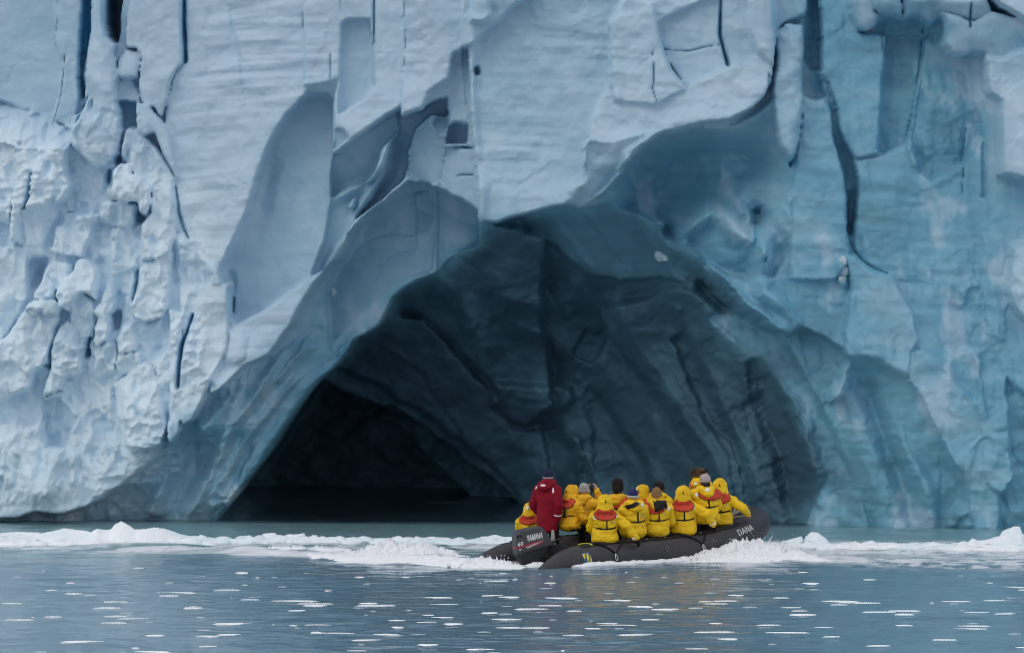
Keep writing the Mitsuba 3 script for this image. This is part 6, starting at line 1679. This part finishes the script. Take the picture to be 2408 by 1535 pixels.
def guide():
    """The one who steers: standing at the stern in a long red coat."""
    K = new_thing('person')
    tag(K, 'person standing at the stern in a long red coat and navy knit hat, steering', 'person')
    u_, v_ = 1.18, 0.16
    foot = boat((u_, v_, 0.04))
    ztop = H - (1103 / 2.35156 - YH) / F * foot[1]
    foot[0] = (1288 / 2.35156 - 512) / F * foot[1]
    sc = (ztop - foot[2]) / 1.78
    R = rotation('z', math.radians(68 - 90))
    world = lambda p: (np.asarray(p, float) * sc) @ R.T + foot

    def add(name, mesh, mat, smooth=65, parent=None):
        return put(f'{parent or K}__{name}', moved(mesh, world), mat, smooth=smooth)

    sh = [np.array((s * 0.19, 0.0, 1.39)) for s in (-1, 1)]
    hc = np.array((0.0, 0.04, 1.645))
    tgt = [np.array((-0.22, 0.16, 0.90)), np.array((0.20, -0.02, 0.84))]
    el, wr = zip(*[elbow(sh[k], tgt[k], 0.31, 0.28, ((-1, 1)[k] * 0.5, -0.6, 0)) for k in (0, 1)])
    leg = [[np.array((s * 0.10, 0, 0.88)), np.array((s * 0.12, 0.04, 0.47)), np.array((s * 0.13, 0.0, 0.09)), np.array((s * 0.14, 0.14, 0.04))] for s in (-1, 1)]
    bod = hull(ball((0, 0, 0.93), (0.16, 0.12, 0.10)), ball((0, 0, 1.12), (0.13, 0.10, 0.08))) + hull(ball((0, 0, 1.12), (0.13, 0.10, 0.08)), ball(sh[0], 0.06), ball(sh[1], 0.06))
    bod += hull(ball(sh[0] * .5, .05).translate([0, 0, .71]), ball(sh[1] * .5, .05).translate([0, 0, .71]), ball((0, .01, 1.48), 0.055)) + hull(ball((0, .01, 1.48), 0.055), ball(hc - [0, .01, .06], 0.058))
    bod += hull(ball(hc + [0, -.015, .02], (0.076, 0.092, 0.10)), ball(hc + [0, .045, -.07], (.045, .04, .04)), ball(hc + [0, .05, .01], (.06, .05, .05))) + hull(ball(hc + [0, .095, .02], .01, 8), ball(hc + [0, .112, -.022], .014, 8))
    for k, s in ((0, -1), (1, 1)):
        bod += ball(hc + [s * .078, -.012, 0], (.010, .018, .03), 8) + ball(hc + [s * .032, .088, .028], (.015, .012, .01), 8)
        bod += chain([sh[k], el[k], wr[k]], (.055, .043, .031), 12) + chain(leg[k], (.09, .065, .045, .035), 12)
        bod += hand(wr[k], (wr[k] - el[k]) + np.array([0, .1, 0]), (s, 0, 0.2), s, 0.8)
    add('body', tm(bod), 'skin', 50)
    cm = hull(ball((0, -0.02, 0.60), (0.205, 0.17, 0.03)), ball((0, 0, 0.95), (0.215, 0.175, 0.08))) + hull(ball((0, 0, 0.95), (0.215, 0.175, 0.08)), ball((0, 0, 1.15), (0.215, 0.165, 0.07)))
    cm += hull(ball((0, 0, 1.15), (0.215, 0.165, 0.07)), ball(sh[0], 0.095), ball(sh[1], 0.095), ball((0, 0.0, 1.47), 0.09))
    for k in (0, 1):
        cm += chain([sh[k], el[k], wr[k]], (.095, .085, .075), 14)
    coat = finish(cm, 0.035, 5, 0.016, 41, (6, 6, 5))
    ck = add('coat', coat, 'red_coat', 75)
    hm = hull(ball((-.10, -.02, 1.50), (.08, .09, .06)), ball((.10, -.02, 1.50), (.08, .09, .06)), ball((-0.03, -.14, 1.44), (.12, .08, .07)))
    hm += hull(ball((-.09, .06, 1.53), .06), ball((.09, .06, 1.53), .06), ball((0, -.06, 1.52), .09))
    hoodm = finish(hm, 0.03, 4, 0.02, 42, (9, 9, 9))
    hk = add('hood', hoodm, 'red_coat', 75)
    back = back_of([coat, hoodm])
    add('reflective_patch', draped(patch(-0.02, 1.485, 0.09, 0.03, -0.05), back, 0.012), 'reflector', False)
    add('reflective_patch', draped(patch(0.155, 1.39, 0.03, 0.10, 0.15), back, 0.012), 'reflector', False)
    add('reflective_patch', draped(patch(-0.20, 1.43, 0.03, 0.05, -0.5), back, 0.012), 'reflector', False)
    d = (wr[1] - el[1]) / np.linalg.norm(wr[1] - el[1])
    add('cuff_band', sweep(np.array([wr[1] - d * 0.10, wr[1] - d * 0.075]), 0.083, 14), 'reflector', 40)
    for k, s in ((0, -1), (1, 1)):
        g = hand(wr[k], (wr[k] - el[k]) + np.array([0, .1, 0]), (s, 0, 0.2), s, 0.8).to_mesh()
        gm = trimesh.Trimesh(np.array(g.vert_properties[:, :3], float), np.array(g.tri_verts), process=True)
        add('glove', trimesh.Trimesh(gm.vertices + 0.010 * gm.vertex_normals, gm.faces, process=False), 'dark_cloth', 60)
    tro = hull(ball((-.1, 0, .86), .12), ball((.1, 0, .86), .12))
    for k in (0, 1):
        tro += chain(leg[k][:3], (.115, .095, .08), 14)
    add('trousers', finish(tro, 0.05, 3, 0.012, 43), 'dark_cloth', 70)
    for k in (0, 1):
        a, t_ = leg[k][2], leg[k][3]
        add('boot', tm(hull(ball(a + [0, 0, .12], 0.075, 12), ball(a - [0, 0, .03], 0.062, 12), ball(t_, 0.048, 12))), 'black_rubber', 50)
    cap = ball(hc + [0, -.015, .045], (.095, .110, .112), 24).split_by_plane([0, 0, 1.0], hc[2] - 0.01)[0]
    hk = add('hat', finish(cap, 0.02, 3, 0.006, 44, (20, 20, 30)), 'knit_navy', 70)
    t_ = np.linspace(0, 2 * np.pi, 33)[:-1]
    add('hat_brim', sweep(np.array([hc + [.095 * math.cos(a), -.015 + .110 * math.sin(a), 0.002] for a in t_]), 0.020, 8, closed=True), 'knit_navy', 70, hk)
    gg = hc + np.array([0, -.015, -.02])
    add('goggle_strap', sweep(np.array([gg + [.090 * math.cos(a), .104 * math.sin(a), 0] for a in t_]), 0.013, 8, closed=True), 'reflector', 70, hk)
    add('hair', finish(hull(ball(hc + [0, -.04, -.05], (.082, .065, .05)), ball(hc + [0, -.04, -.08], (.07, .055, .04))), 0.02, 2, 0.008, 45, (20, 20, 20)), 'hair_brown', 70)


guide()
